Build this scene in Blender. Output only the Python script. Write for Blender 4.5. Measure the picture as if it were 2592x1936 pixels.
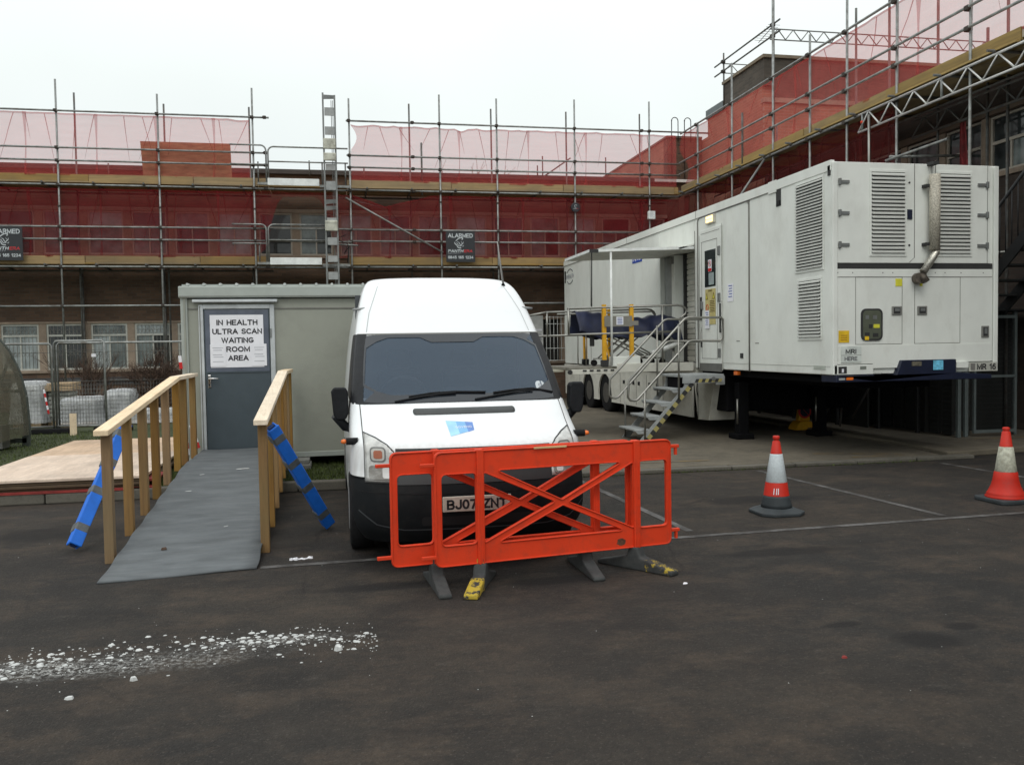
import bpy, bmesh, math, random
from mathutils import Vector, Matrix
random.seed(7)
R = math.radians
for o in list(bpy.data.objects): bpy.data.objects.remove(o)
scene = bpy.context.scene
COL = scene.collection

# ------------------------------------------------------------------ camera
cd = bpy.data.cameras.new('camera'); cam = bpy.data.objects.new('camera', cd); COL.objects.link(cam)
def cam_matrix(yaw, pitch, roll, loc):
    y, p, r = R(yaw), R(pitch), R(roll)
    f = Vector((math.sin(y)*math.cos(p), math.cos(y)*math.cos(p), math.sin(p)))
    rt = Vector((math.cos(y), -math.sin(y), 0)); up = rt.cross(f)
    rt2 = math.cos(r)*rt - math.sin(r)*up; up2 = math.sin(r)*rt + math.cos(r)*up
    m = Matrix((rt2, up2, -f)).transposed().to_4x4(); m.translation = loc
    return m
cam.matrix_world = cam_matrix(11.5, -2.37, .926, Vector((0, 0, 1.67)))
cd.sensor_width = 36; cd.lens = 36*2198/2592; cd.clip_start = .05; cd.clip_end = 1500
scene.camera = cam
# ------------------------------------------------------------------ world, overcast
W = bpy.data.worlds.new('World'); scene.world = W; W.use_nodes = True
nt = W.node_tree; nt.nodes.clear()
SUN_EL, SUN_ROT = R(48), R(200)
sky = nt.nodes.new('ShaderNodeTexSky'); sky.sky_type = 'NISHITA'; sky.sun_disc = False
sky.sun_elevation = SUN_EL; sky.sun_rotation = SUN_ROT; sky.dust_density = 4; sky.air_density = 1.5
tc = nt.nodes.new('ShaderNodeTexCoord'); sep = nt.nodes.new('ShaderNodeSeparateXYZ')
nt.links.new(tc.outputs['Generated'], sep.inputs[0])
ramp = nt.nodes.new('ShaderNodeValToRGB')
ramp.color_ramp.elements[0].position = 0; ramp.color_ramp.elements[0].color = (.77, .84, .85, 1)
ramp.color_ramp.elements[1].position = .9; ramp.color_ramp.elements[1].color = (1.55, 1.6, 1.6, 1)
e_ = ramp.color_ramp.elements.new(.28); e_.color = (.97, 1.03, 1.01, 1)
nt.links.new(sep.outputs['Z'], ramp.inputs[0])
cl = nt.nodes.new('ShaderNodeTexNoise'); cl.inputs['Scale'].default_value = 1.6; cl.inputs['Detail'].default_value = 4
nt.links.new(tc.outputs['Generated'], cl.inputs['Vector'])
cm = nt.nodes.new('ShaderNodeMapRange'); cm.inputs[1].default_value = .3; cm.inputs[2].default_value = .7
cm.inputs[3].default_value = 9.3; cm.inputs[4].default_value = 10.6
nt.links.new(cl.outputs[0], cm.inputs[0])
mul = nt.nodes.new('ShaderNodeVectorMath'); mul.operation = 'SCALE'
nt.links.new(ramp.outputs[0], mul.inputs[0]); nt.links.new(cm.outputs[0], mul.inputs['Scale'])
mx = nt.nodes.new('ShaderNodeMixRGB'); mx.inputs[0].default_value = .93
nt.links.new(sky.outputs[0], mx.inputs[1]); nt.links.new(mul.outputs[0], mx.inputs[2])
bg = nt.nodes.new('ShaderNodeBackground'); bg.inputs[1].default_value = .1
nt.links.new(mx.outputs[0], bg.inputs[0])
wo = nt.nodes.new('ShaderNodeOutputWorld'); nt.links.new(bg.outputs[0], wo.inputs[0])
sl = bpy.data.lights.new('sun', 'SUN'); sl.energy = .6; sl.angle = R(25); sl.color = (1, .97, .93)
so = bpy.data.objects.new('sun', sl); COL.objects.link(so)
so.rotation_euler = (R(42), 0, R(-20)) ; so.location = (0, 0, 30)
scene.view_settings.view_transform = 'Standard'; scene.view_settings.look = 'None'
scene.view_settings.exposure = 0.0; scene.view_settings.gamma = 1
scene.render.engine = 'CYCLES'
scene.cycles.max_bounces = 6; scene.cycles.transparent_max_bounces = 16

# ------------------------------------------------------------------ materials
MATS = {}
def newmat(name):
    m = bpy.data.materials.new(name); m.use_nodes = True
    t = m.node_tree; b = t.nodes['Principled BSDF']; MATS[name] = m
    return m, t, b
def coords(t, scale=(1, 1, 1)):
    c = t.nodes.new('ShaderNodeTexCoord'); mp = t.nodes.new('ShaderNodeMapping')
    mp.inputs['Scale'].default_value = scale
    t.links.new(c.outputs['Object'], mp.inputs[0]); return mp.outputs[0]
def noise(t, vec, sc, det=5, rough=.6, lo=.35, hi=.65):
    n = t.nodes.new('ShaderNodeTexNoise'); n.inputs['Scale'].default_value = sc
    n.inputs['Detail'].default_value = det; n.inputs['Roughness'].default_value = rough
    t.links.new(vec, n.inputs['Vector'])
    r = t.nodes.new('ShaderNodeMapRange'); r.inputs[1].default_value = lo; r.inputs[2].default_value = hi
    t.links.new(n.outputs[0], r.inputs[0]); return r.outputs[0]
def mixc(t, fac, a, b, kind='MIX'):
    m = t.nodes.new('ShaderNodeMixRGB'); m.blend_type = kind
    for s, v in ((0, fac), (1, a), (2, b)):
        if isinstance(v, (int, float)): m.inputs[s].default_value = v
        elif isinstance(v, tuple): m.inputs[s].default_value = (*v[:3], 1)
        else: t.links.new(v, m.inputs[s])
    return m.outputs[0]
def math_(t, op, a, b=0.):
    m = t.nodes.new('ShaderNodeMath'); m.operation = op
    for s, v in ((0, a), (1, b)):
        if isinstance(v, (int, float)): m.inputs[s].default_value = v
        else: t.links.new(v, m.inputs[s])
    return m.outputs[0]
def bump(t, b, h, strength, dist=.01):
    n = t.nodes.new('ShaderNodeBump'); n.inputs['Strength'].default_value = strength
    n.inputs['Distance'].default_value = dist
    t.links.new(h, n.inputs['Height']); t.links.new(n.outputs[0], b.inputs['Normal'])
def M(name, col, rough=.6, metal=0., var=.12, vs=6., bmp=0., bs=60., dirt=None, ds=2.5, dlo=.5, dhi=.7, damt=.6, scale=(1, 1, 1), emit=None, spec=.5, coat=0):
    if name in MATS: return MATS[name]
    m, t, b = newmat(name)
    b.inputs['Roughness'].default_value = rough; b.inputs['Metallic'].default_value = metal
    b.inputs['Specular IOR Level'].default_value = spec; b.inputs['Coat Weight'].default_value = coat
    v = coords(t, scale)
    f = noise(t, v, vs)
    c = mixc(t, f, tuple(x*(1-var) for x in col), tuple(min(1, x*(1+var)) for x in col))
    if dirt:
        d = noise(t, v, ds, 8, .7, dlo, dhi)
        c = mixc(t, math_(t, 'MULTIPLY', d, damt), c, dirt)
    t.links.new(c, b.inputs['Base Color'])
    if bmp: bump(t, b, noise(t, v, bs, 3, .6, 0, 1), bmp)
    if emit: b.inputs['Emission Color'].default_value = (*emit[:3], 1); b.inputs['Emission Strength'].default_value = emit[3]
    return m
def m_asphalt():
    m, t, b = newmat('asphalt')
    v = coords(t)
    big = noise(t, v, .3, 5, .6, .38, .62); mid = noise(t, v, 1.5, 7, .7, .38, .66); fine = noise(t, v, 24, 5, .75, .3, .7)
    grit = t.nodes.new('ShaderNodeTexVoronoi'); grit.inputs['Scale'].default_value = 85; t.links.new(v, grit.inputs['Vector'])
    c = mixc(t, big, (.034, .032, .03), (.062, .05, .039))
    vs = coords(t, (.8, 1.15, 1))
    c = mixc(t, math_(t, 'MULTIPLY', mid, .8), c, (.022, .02, .019))
    c = mixc(t, math_(t, 'MULTIPLY', noise(t, vs, 1.9, 8, .75, .47, .7), .7), c, (.115, .084, .06))
    c = mixc(t, math_(t, 'MULTIPLY', noise(t, vs, 6.1, 6, .75, .57, .74), .5), c, (.115, .1, .085))
    c = mixc(t, math_(t, 'MULTIPLY', fine, .6), c, (.026, .024, .022))
    crk = t.nodes.new('ShaderNodeTexVoronoi'); crk.feature = 'DISTANCE_TO_EDGE'; crk.inputs['Scale'].default_value = .33
    dv = t.nodes.new('ShaderNodeTexNoise'); dv.inputs['Scale'].default_value = 2.5; dv.inputs['Detail'].default_value = 6; t.links.new(v, dv.inputs['Vector'])
    c2 = t.nodes.new('ShaderNodeMixRGB'); c2.inputs[0].default_value = .12; t.links.new(v, c2.inputs[1]); t.links.new(dv.outputs[1], c2.inputs[2]); t.links.new(c2.outputs[0], crk.inputs['Vector'])
    cr_ = t.nodes.new('ShaderNodeMapRange'); cr_.inputs[1].default_value = 0; cr_.inputs[2].default_value = .006; cr_.inputs[3].default_value = .55; cr_.inputs[4].default_value = 0; t.links.new(crk.outputs['Distance'], cr_.inputs[0])
    c = mixc(t, math_(t, 'MULTIPLY', cr_.outputs[0], noise(t, v, .6, 3, .5, .5, .6)), c, (.012, .011, .011))
    c = mixc(t, math_(t, 'MULTIPLY', noise(t, v, 60, 2, .5, .6, .7), .4), c, (.12, .105, .09))
    c = mixc(t, math_(t, 'MULTIPLY', noise(t, coords(t, (.55, 1.3, 1)), 1.6, 7, .74, .55, .7), .6), c, (.02, .018, .017))
    # oil drips, each a soft ragged spot of its own
    wob = t.nodes.new('ShaderNodeTexNoise'); wob.inputs['Scale'].default_value = 5; wob.inputs['Detail'].default_value = 5; t.links.new(v, wob.inputs['Vector'])
    def spot(cx, cy, rx, ry, col, amt, soft=.5, grain=False):
        nonlocal c
        mp = t.nodes.new('ShaderNodeMapping'); mp.vector_type = 'TEXTURE'; mp.inputs['Location'].default_value = (cx, cy, 0); mp.inputs['Scale'].default_value = (rx, ry, 1)
        t.links.new(v, mp.inputs[0]); ln = t.nodes.new('ShaderNodeVectorMath'); ln.operation = 'LENGTH'; t.links.new(mp.outputs[0], ln.inputs[0])
        d = math_(t, 'ADD', ln.outputs['Value'], math_(t, 'MULTIPLY', wob.outputs[0], 1.1))
        r = t.nodes.new('ShaderNodeMapRange'); r.inputs[1].default_value = 1.55-soft*.5; r.inputs[2].default_value = 1.55+soft*.5; r.inputs[3].default_value = amt; r.inputs[4].default_value = 0
        t.links.new(d, r.inputs[0]); f_ = r.outputs[0]
        if grain: f_ = math_(t, 'MULTIPLY', f_, noise(t, v, 34, 6, .75, .47, .62))
        c = mixc(t, f_, c, col)
    for q in ((3.2, 4.22, .17, .14), (3.55, 4.38, .1, .06), (.4, 6.1, .5, .1), (4.35, 8.5, .6, .2), (2.9, 4.57, .12, .05), (1.5, 5.95, .35, .1), (6.9, 7.0, .8, .16), (-2.6, 8.7, .6, .3), (3.5, 6.3, .5, .12), (.9, 6.9, .9, .5)):
        spot(*q, (.015, .014, .014), .72, .5)
    for q in ((-1.75, 4.95, .42, .13), (-.42, 5.13, .32, .07), (-1.15, 4.92, .6, .12), (-2.2, 4.9, .4, .16)): spot(*q, (.5, .5, .48), .62, 1.2, True)
    t.links.new(c, b.inputs['Base Color']); b.inputs['Roughness'].default_value = .85; b.inputs['Specular IOR Level'].default_value = .22
    h = math_(t, 'ADD', math_(t, 'MULTIPLY', grit.outputs['Distance'], .8), fine)
    bump(t, b, h, .7, .014); return m
def m_concrete(name='concrete', base=(.15, .135, .11), dark=(.07, .064, .052)):
    m, t, b = newmat(name); v = coords(t)
    c = mixc(t, noise(t, v, .8, 7, .65, .38, .66), base, dark)
    c = mixc(t, math_(t, 'MULTIPLY', noise(t, v, 7, 6, .7, .4, .7), .5), c, tuple(x*1.35 for x in base))
    c = mixc(t, math_(t, 'MULTIPLY', noise(t, v, 45, 3, .7, .5, .7), .4), c, dark)
    t.links.new(c, b.inputs['Base Color']); b.inputs['Roughness'].default_value = .9
    bump(t, b, noise(t, v, 50, 4, .7, 0, 1), .4); return m
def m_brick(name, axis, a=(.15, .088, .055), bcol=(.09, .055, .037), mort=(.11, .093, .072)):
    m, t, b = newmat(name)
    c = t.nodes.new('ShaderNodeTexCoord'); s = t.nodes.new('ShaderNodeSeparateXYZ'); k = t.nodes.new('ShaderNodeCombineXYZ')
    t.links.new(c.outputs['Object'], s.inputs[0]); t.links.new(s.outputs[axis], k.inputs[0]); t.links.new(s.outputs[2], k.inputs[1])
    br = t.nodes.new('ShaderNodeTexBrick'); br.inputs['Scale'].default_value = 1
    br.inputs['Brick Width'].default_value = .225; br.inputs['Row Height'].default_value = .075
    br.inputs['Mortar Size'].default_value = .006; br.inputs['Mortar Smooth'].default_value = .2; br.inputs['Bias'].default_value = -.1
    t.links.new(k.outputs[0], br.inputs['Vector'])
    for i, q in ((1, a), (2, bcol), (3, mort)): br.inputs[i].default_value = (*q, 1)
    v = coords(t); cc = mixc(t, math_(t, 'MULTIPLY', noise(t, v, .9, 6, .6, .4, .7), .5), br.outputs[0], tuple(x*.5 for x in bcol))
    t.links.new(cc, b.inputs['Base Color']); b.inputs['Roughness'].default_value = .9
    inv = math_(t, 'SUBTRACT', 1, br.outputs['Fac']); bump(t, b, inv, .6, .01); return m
def m_wood(name, light, dark, axis=0, along=.35, across=9, rough=.75, knots=True, grey=None):
    m, t, b = newmat(name)
    sc = [across]*3; sc[axis] = along
    v = coords(t, tuple(sc))
    oi = t.nodes.new('ShaderNodeObjectInfo')
    ad = t.nodes.new('ShaderNodeVectorMath'); ad.operation = 'ADD'; t.links.new(v, ad.inputs[0])
    cb = t.nodes.new('ShaderNodeCombineXYZ'); k = math_(t, 'MULTIPLY', oi.outputs['Random'], 37.)
    for i in range(3): t.links.new(k, cb.inputs[i])
    t.links.new(cb.outputs[0], ad.inputs[1]); v2 = ad.outputs[0]
    c = mixc(t, noise(t, v2, 2.2, 7, .65, .3, .7), light, dark)
    c = mixc(t, math_(t, 'MULTIPLY', noise(t, v2, 9, 4, .7, .5, .75), .5), c, tuple(x*.55 for x in dark))
    w = coords(t); c = mixc(t, math_(t, 'MULTIPLY', noise(t, w, 1.5, 5, .6, .45, .7), .45), c, grey or tuple(x*.6 for x in dark))
    hs = t.nodes.new('ShaderNodeHueSaturation'); t.links.new(c, hs.inputs['Color'])
    t.links.new(math_(t, 'ADD', math_(t, 'MULTIPLY', oi.outputs['Random'], .45), .78), hs.inputs['Value'])
    t.links.new(math_(t, 'ADD', math_(t, 'MULTIPLY', math_(t, 'FRACT', math_(t, 'MULTIPLY', oi.outputs['Random'], 17.)), .4), .75), hs.inputs['Saturation'])
    t.links.new(hs.outputs[0], b.inputs['Base Color']); b.inputs['Roughness'].default_value = rough
    bump(t, b, noise(t, v2, 6, 5, .7, 0, 1), .3, .006); return m
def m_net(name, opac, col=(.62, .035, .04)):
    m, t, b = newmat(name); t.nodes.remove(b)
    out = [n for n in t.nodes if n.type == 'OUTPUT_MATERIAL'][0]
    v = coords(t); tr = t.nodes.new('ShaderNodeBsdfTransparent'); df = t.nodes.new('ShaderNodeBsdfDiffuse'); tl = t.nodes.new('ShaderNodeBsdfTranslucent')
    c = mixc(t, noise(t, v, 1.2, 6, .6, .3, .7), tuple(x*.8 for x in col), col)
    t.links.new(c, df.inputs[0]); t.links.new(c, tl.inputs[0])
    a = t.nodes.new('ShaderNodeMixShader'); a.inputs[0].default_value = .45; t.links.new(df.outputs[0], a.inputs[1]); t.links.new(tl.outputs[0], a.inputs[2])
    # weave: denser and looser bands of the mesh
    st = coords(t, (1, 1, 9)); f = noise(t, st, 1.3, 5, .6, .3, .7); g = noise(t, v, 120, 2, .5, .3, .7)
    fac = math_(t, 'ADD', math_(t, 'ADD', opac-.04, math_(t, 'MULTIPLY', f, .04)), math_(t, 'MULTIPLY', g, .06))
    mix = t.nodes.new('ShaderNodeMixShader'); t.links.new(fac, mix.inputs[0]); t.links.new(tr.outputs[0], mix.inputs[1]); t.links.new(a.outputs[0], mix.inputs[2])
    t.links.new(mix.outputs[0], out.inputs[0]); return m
def m_clear(name, tint, opac, rough=.08, mott=.5):
    m, t, b = newmat(name); out = [n for n in t.nodes if n.type == 'OUTPUT_MATERIAL'][0]
    b.inputs['Base Color'].default_value = (*tint, 1); b.inputs['Roughness'].default_value = rough
    tr = t.nodes.new('ShaderNodeBsdfTransparent'); tr.inputs[0].default_value = (*(min(1, .6+x) for x in tint), 1)
    v = coords(t); fr = t.nodes.new('ShaderNodeFresnel'); fr.inputs[0].default_value = 1.5
    f = math_(t, 'ADD', math_(t, 'ADD', fr.outputs[0], opac), math_(t, 'MULTIPLY', noise(t, v, 3, 6, .7, .4, .7), opac*mott))
    mix = t.nodes.new('ShaderNodeMixShader'); t.links.new(f, mix.inputs[0]); t.links.new(tr.outputs[0], mix.inputs[1]); t.links.new(b.outputs[0], mix.inputs[2])
    t.links.new(mix.outputs[0], out.inputs[0]); return m
ASPH = m_asphalt(); CONC = m_concrete('concrete', (.135, .116, .085), (.066, .057, .042)); KERB = m_concrete('kerb_concrete', (.12, .11, .09), (.05, .048, .038))
BLOCK = m_concrete('grey_block', (.24, .24, .22), (.13, .13, .12))
BRX = m_brick('brown_brick', 0); BRY = m_brick('brown_brick_side', 1)
BRR = m_brick('red_brick', 0, (.42, .19, .12), (.3, .13, .085), (.4, .3, .23)); BRRY = m_brick('red_brick_side', 1, (.42, .19, .12), (.3, .13, .085), (.4, .3, .23))
BRT = m_brick('grey_brown_brick', 0, (.11, .09, .07), (.07, .058, .046), (.1, .09, .075)); BRTY = m_brick('grey_brown_brick_side', 1, (.11, .09, .07), (.07, .058, .046), (.1, .09, .075))
STONE = m_concrete('pale_stone', (.34, .265, .2), (.2, .155, .12))
TIM = m_wood('toe_board_timber', (.37, .245, .1), (.22, .145, .06), 0, grey=(.13, .1, .06))
TIMY = m_wood('toe_board_timber_side', (.33, .235, .095), (.2, .14, .06), 1, grey=(.12, .095, .05))
TIMZ = m_wood('baluster_timber', (.29, .155, .04), (.18, .092, .025), 2, along=.5, across=14, grey=(.2, .15, .05))
RAILW = m_wood('handrail_timber', (.85, .69, .5), (.66, .51, .34), 1, along=.4, across=14, grey=(.42, .34, .24))
PLY = m_wood('plywood', (.66, .5, .37), (.5, .36, .25), 1, along=.5, across=3, grey=(.24, .19, .15))
PLYE = M('plywood_edge', (.09, .06, .035), .9, var=.4, vs=30, scale=(.3, 3, 8))
GALV = M('galvanised_steel', (.27, .28, .27), .5, .55, var=.25, vs=9, dirt=(.12, .09, .06), damt=.6, ds=5)
GALVD = M('weathered_steel', (.13, .135, .13), .6, .35, var=.3, vs=7, dirt=(.1, .06, .035), damt=.7, ds=6, dlo=.45)
STAIN = M('stainless_tube', (.3, .295, .27), .38, .85, var=.15)
COUP = M('coupler_steel', (.05, .04, .033), .7, .3, var=.4, vs=30)
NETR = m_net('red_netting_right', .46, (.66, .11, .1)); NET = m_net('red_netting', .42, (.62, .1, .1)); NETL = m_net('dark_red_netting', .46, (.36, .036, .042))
WP = M('white_van_paint', (.8, .82, .82), .28, var=.02, vs=3, dirt=(.55, .53, .5), ds=3, dlo=.6, dhi=.85, damt=.25, coat=.4)
TP = M('white_trailer_panel', (.76, .78, .73), .5, var=.05, vs=1.3, dirt=(.38, .36, .3), ds=1.7, dlo=.5, dhi=.85, damt=.35, scale=(1.4, 1.4, .8))
TPD = M('trailer_lower_panel', (.66, .65, .58), .5, var=.05, dirt=(.27, .25, .2), ds=2, dlo=.45, dhi=.75, damt=.5)
BLKP = M('black_plastic', (.012, .013, .015), .5, var=.2, vs=20, spec=.2); BUMP = M('bumper_plastic', (.01, .0115, .013), .65, var=.12, dirt=(.028, .026, .024), damt=.5, ds=4, spec=.12)
SEAM = M('dark_seam', (.03, .03, .03), .8); SEAML = M('grey_seam', (.17, .165, .15), .7)
RUB = M('rubber', (.013, .013, .014), .85, var=.25, vs=25, bmp=.2, spec=.2)
ORG = M('orange_plastic', (.68, .046, .01), .6, var=.07, vs=3, dirt=(.22, .05, .03), ds=9, dlo=.5, dhi=.78, damt=.5, spec=.3)
CONER = M('cone_red', (.5, .022, .01), .55, var=.08, spec=.3, dirt=(.3, .05, .04), ds=9, damt=.4)
CONEW = M('cone_sleeve', (.62, .68, .7), .35, var=.08, vs=40, dirt=(.4, .42, .42), ds=9, damt=.3)
CONEW2 = M('cone_sleeve_dirty', (.52, .52, .42), .6, var=.15, vs=30, dirt=(.22, .19, .13), ds=14, dlo=.48, damt=.8)
CONEB = M('cone_base', (.03, .037, .041), .7, var=.2)
GREEN = M('cabin_green_grey', (.29, .3, .255), .55, var=.03, dirt=(.2, .2, .17), ds=1.4, damt=.4)
GREENL = M('cabin_trim', (.36, .39, .36), .5, var=.05)
DOORG = M('door_dark_grey', (.058, .078, .092), .4, var=.06); DOORL = M('door_plastic_film', (.1, .115, .15), .25, var=.15, vs=5)
FRAMEW = M('door_frame_pale', (.5, .53, .54), .4)
PAPER = M('white_paper', (.8, .8, .84), .7, var=.03); INK = M('black_ink', (.012, .012, .016), .7); INKG = M('grey_ink', (.3, .31, .34), .8)
BLUE = M('blue_foam', (.01, .155, .68), .55, var=.1, vs=8); BLUED = M('blue_foam_inside', (.02, .05, .16), .7)
TAPE = M('grey_duct_tape', (.11, .12, .125), .45, var=.3, vs=14)
NAVY = M('navy_cover', (.007, .012, .042), .6, var=.3, vs=6); NAVYM = M('navy_metal', (.008, .012, .032), .45)
YEL = M('yellow_paint', (.7, .36, .01), .5, var=.1, dirt=(.3, .15, .02), ds=8, damt=.5); YELS = M('yellow_sticker', (.75, .48, .02), .5); YELB = M('lemon_sticker', (.65, .62, .05), .5)
REDP = M('red_paint', (.55, .02, .02), .5); REDD = M('dark_red_board', (.22, .025, .02), .8, var=.3); WHT = M('white_plastic', (.75, .77, .75), .5)
RAMPM = M('ramp_felt', (.115, .127, .134), .8, var=.2, vs=2.6, scale=(1, 3.2, 1), bmp=.4, bs=160, dirt=(.19, .195, .195), ds=3.5, dlo=.5, dhi=.8, damt=.35)
PAINTL = M('worn_line_paint', (.14, .135, .13), .8, var=.3, vs=9, dirt=(.04, .036, .033), ds=3.5, dlo=.36, dhi=.56, damt=.97)
PAINTY = M('worn_yellow_paint', (.2, .13, .04), .8, var=.3, dirt=(.12, .105, .085), ds=5, dlo=.36, dhi=.58, damt=.97)
GRASS = M('grass_ground', (.034, .045, .012), .9, var=.4, vs=12, bmp=.4); GRASSB = M('grass_blade', (.055, .078, .012), .8, var=.5, vs=3)
WINF = M('cream_window_frame', (.42, .38, .32), .6, var=.1); SIGNB = M('sign_black', (.018, .02, .024), .45); SIGNW = M('sign_white', (.6, .64, .66), .5); SIGNR = M('sign_red', (.5, .02, .025), .5)
PANED = M('dark_pane', (.04, .045, .045), .06, var=.5, vs=2.5); PANEG = M('pale_pane', (.34, .38, .38), .12, var=.25, vs=3); PANEM = M('mid_pane', (.15, .175, .17), .08, var=.4, vs=3)
BARK = M('bark', (.075, .045, .03), .9, var=.3); BARKF = M('far_twigs', (.3, .24, .2), .9)
DARKM = M('dark_steel', (.02, .021, .022), .6, .2, var=.2); GREYF = M('grey_fence_steel', (.16, .19, .19), .5, .4, var=.1)
MUFF = M('perforated_steel', (.33, .29, .22), .4, .7, var=.2); LOUV = M('louvre_aluminium', (.6, .61, .57), .45, .1, var=.04)
GREYC = M('grey_cladding', (.13, .15, .155), .6, var=.1); ALU = M('aluminium', (.2, .21, .205), .5, .35, var=.15, dirt=(.2, .19, .17), ds=8, damt=.5)
PLAST = M('plaster_crumb', (.52, .53, .52), .9, var=.15, vs=30); OILM = M('oil_stain', (.013, .013, .014), .6, var=.2, vs=6)
STEPG = M('grey_step_metal', (.34, .36, .36), .6, .1, var=.12, dirt=(.5, .5, .47), ds=12, damt=.4)
WRAP = m_clear('shrink_wrap', (.7, .72, .73), .24, .3, 1.3); POLY = m_clear('dirty_polycarbonate', (.16, .15, .11), .26, .5, .7)
WSG = m_clear('windscreen_glass', (.075, .112, .16), .46, .05, .05)
HLG = M('headlight_lens', (.5, .5, .48), .12, var=.25, vs=9, dirt=(.25, .22, .2), ds=6, damt=.5, coat=.6)
AMB = M('amber_lens', (.75, .16, .02), .25); CHROME = M('chrome', (.6, .6, .6), .15, 1)
LAMPE = M('lit_lamp', (1, .8, .4), .5, emit=(1, .72, .3, 2.2))
SLATE = M('roof_tile_grey', (.42, .43, .39), .8, var=.25, vs=12); PALLW = M('pallet_wood', (.45, .33, .2), .8, var=.2)
HAZM = None

# ------------------------------------------------------------------ mesh helpers
class MB:
    def __init__(s): s.v = []; s.f = []; s.sm = []
    def add(s, vs, fs, smooth=False):
        n = len(s.v); s.v += [tuple(v) for v in vs]; s.f += [tuple(i+n for i in f) for f in fs]; s.sm += [smooth]*len(fs); return s
    def box(s, x0, x1, y0, y1, z0, z1):
        return s.add([(x0,y0,z0),(x1,y0,z0),(x1,y1,z0),(x0,y1,z0),(x0,y0,z1),(x1,y0,z1),(x1,y1,z1),(x0,y1,z1)],
              [(0,3,2,1),(4,5,6,7),(0,1,5,4),(1,2,6,5),(2,3,7,6),(3,0,4,7)])
    def beam(s, a, b, w, h, up=(0, 0, 1)):
        a, b = Vector(a), Vector(b); d = (b-a).normalized(); u = Vector(up); sd = d.cross(u)
        if sd.length < 1e-4: sd = d.cross(Vector((1, 0, 0)))
        sd.normalize(); u = sd.cross(d); sd *= w/2; u *= h/2
        return s.add([a-sd-u, a+sd-u, a+sd+u, a-sd+u, b-sd-u, b+sd-u, b+sd+u, b-sd+u], [(0,3,2,1),(4,5,6,7),(0,1,5,4),(1,2,6,5),(2,3,7,6),(3,0,4,7)])
    def path(s, pts, r, n=8, closed=False):
        P = [Vector(p) for p in pts]; N = len(P); rings = []; prev = None
        for i, p in enumerate(P):
            if closed: d = (P[(i+1) % N]-P[i-1])
            else: d = P[min(i+1, N-1)]-P[max(i-1, 0)]
            d.normalize()
            u = Vector((0, 0, 1)) if prev is None else prev
            if abs(d.dot(u)) > .95 and prev is None: u = Vector((1, 0, 0))
            sd = d.cross(u).normalized(); u = sd.cross(d); prev = u
            k = 1.
            if 0 < i < N-1 or closed:
                a = (P[i]-P[i-1]).normalized(); k = 1/max(.5, a.dot(d))
            rr = r[i] if isinstance(r, (list, tuple)) else r
            rings.append([p+(sd*math.cos(2*math.pi*j/n)+u*math.sin(2*math.pi*j/n))*rr*(1+(k-1)*.5) for j in range(n)])
        vs = [q for g in rings for q in g]; fs = []
        for i in range(N if closed else N-1):
            for j in range(n):
                a, b2 = i*n+j, i*n+(j+1) % n; c, d2 = ((i+1) % N)*n+(j+1) % n, ((i+1) % N)*n+j
                fs.append((a, b2, c, d2))
        s.add(vs, fs, True)
        if not closed:
            m = len(s.v)-len(vs); s.f += [tuple(m+j for j in range(n-1, -1, -1)), tuple(m+(N-1)*n+j for j in range(n))]; s.sm += [False]*2
        return s
    def tube(s, a, b, r=.024, n=8): return s.path([a, b], r, n)
    def prism(s, pts, ax, a, b):
        def mk(p, q):
            return (q, p[0], p[1]) if ax == 0 else (p[0], q, p[1]) if ax == 1 else (p[0], p[1], q)
        n = len(pts); vs = [mk(p, a) for p in pts]+[mk(p, b) for p in pts]
        fs = [tuple(range(n)), tuple(range(2*n-1, n-1, -1))]+[(i, n+i, n+(i+1) % n, (i+1) % n) for i in range(n)]
        return s.add(vs, fs)
    def lathe(s, prof, c=(0, 0, 0), n=24, smooth=True):
        vs = []; fs = []
        for r, z in prof:
            for j in range(n): vs.append((c[0]+r*math.cos(2*math.pi*j/n), c[1]+r*math.sin(2*math.pi*j/n), c[2]+z))
        for i in range(len(prof)-1):
            for j in range(n): fs.append((i*n+j, i*n+(j+1) % n, (i+1)*n+(j+1) % n, (i+1)*n+j))
        s.add(vs, fs, smooth); m = len(s.v)-len(vs)
        s.f += [tuple(m+j for j in range(n-1, -1, -1)), tuple(m+(len(prof)-1)*n+j for j in range(n))]; s.sm += [False]*2
        return s
    def disc(s, c, axis, r, depth, n=20):
        c = Vector(c); d = Vector(axis).normalized()
        return s.path([c, c+d*depth], r, n)
    def build(s, name, mat, parent=None, bevel=0., label=None, kind=None, seg=2):
        me = bpy.data.meshes.new(name); org = Vector(wloc(parent)) if parent else Vector((0, 0, 0))
        me.from_pydata([Vector(v)-org for v in s.v], [], s.f); me.polygons.foreach_set('use_smooth', s.sm); me.update()
        bm = bmesh.new(); bm.from_mesh(me); bmesh.ops.recalc_face_normals(bm, faces=bm.faces); bm.to_mesh(me); bm.free()
        me.materials.append(mat); o = bpy.data.objects.new(name, me); COL.objects.link(o)
        if parent: o.parent = parent
        if label: o['label'] = label
        if kind: o['kind'] = kind
        if bevel:
            b = o.modifiers.new('bevel', 'BEVEL'); b.width = bevel; b.segments = seg; b.limit_method = 'ANGLE'; b.angle_limit = R(40)
        return o
def wloc(o):
    l = Vector((0, 0, 0))
    while o: l += Vector(o.location); o = o.parent
    return l
def thing(name, label, cat, loc=(0, 0, 0), group=None):
    o = bpy.data.objects.new(name, None); COL.objects.link(o); o.location = loc; o.empty_display_size = .1
    o['label'] = label; o['category'] = cat
    if group: o['group'] = group
    return o
def tag(o, label, cat, group=None, kind=None):
    o['label'] = label; o['category'] = cat
    if group: o['group'] = group
    if kind: o['kind'] = kind
    return o
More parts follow.
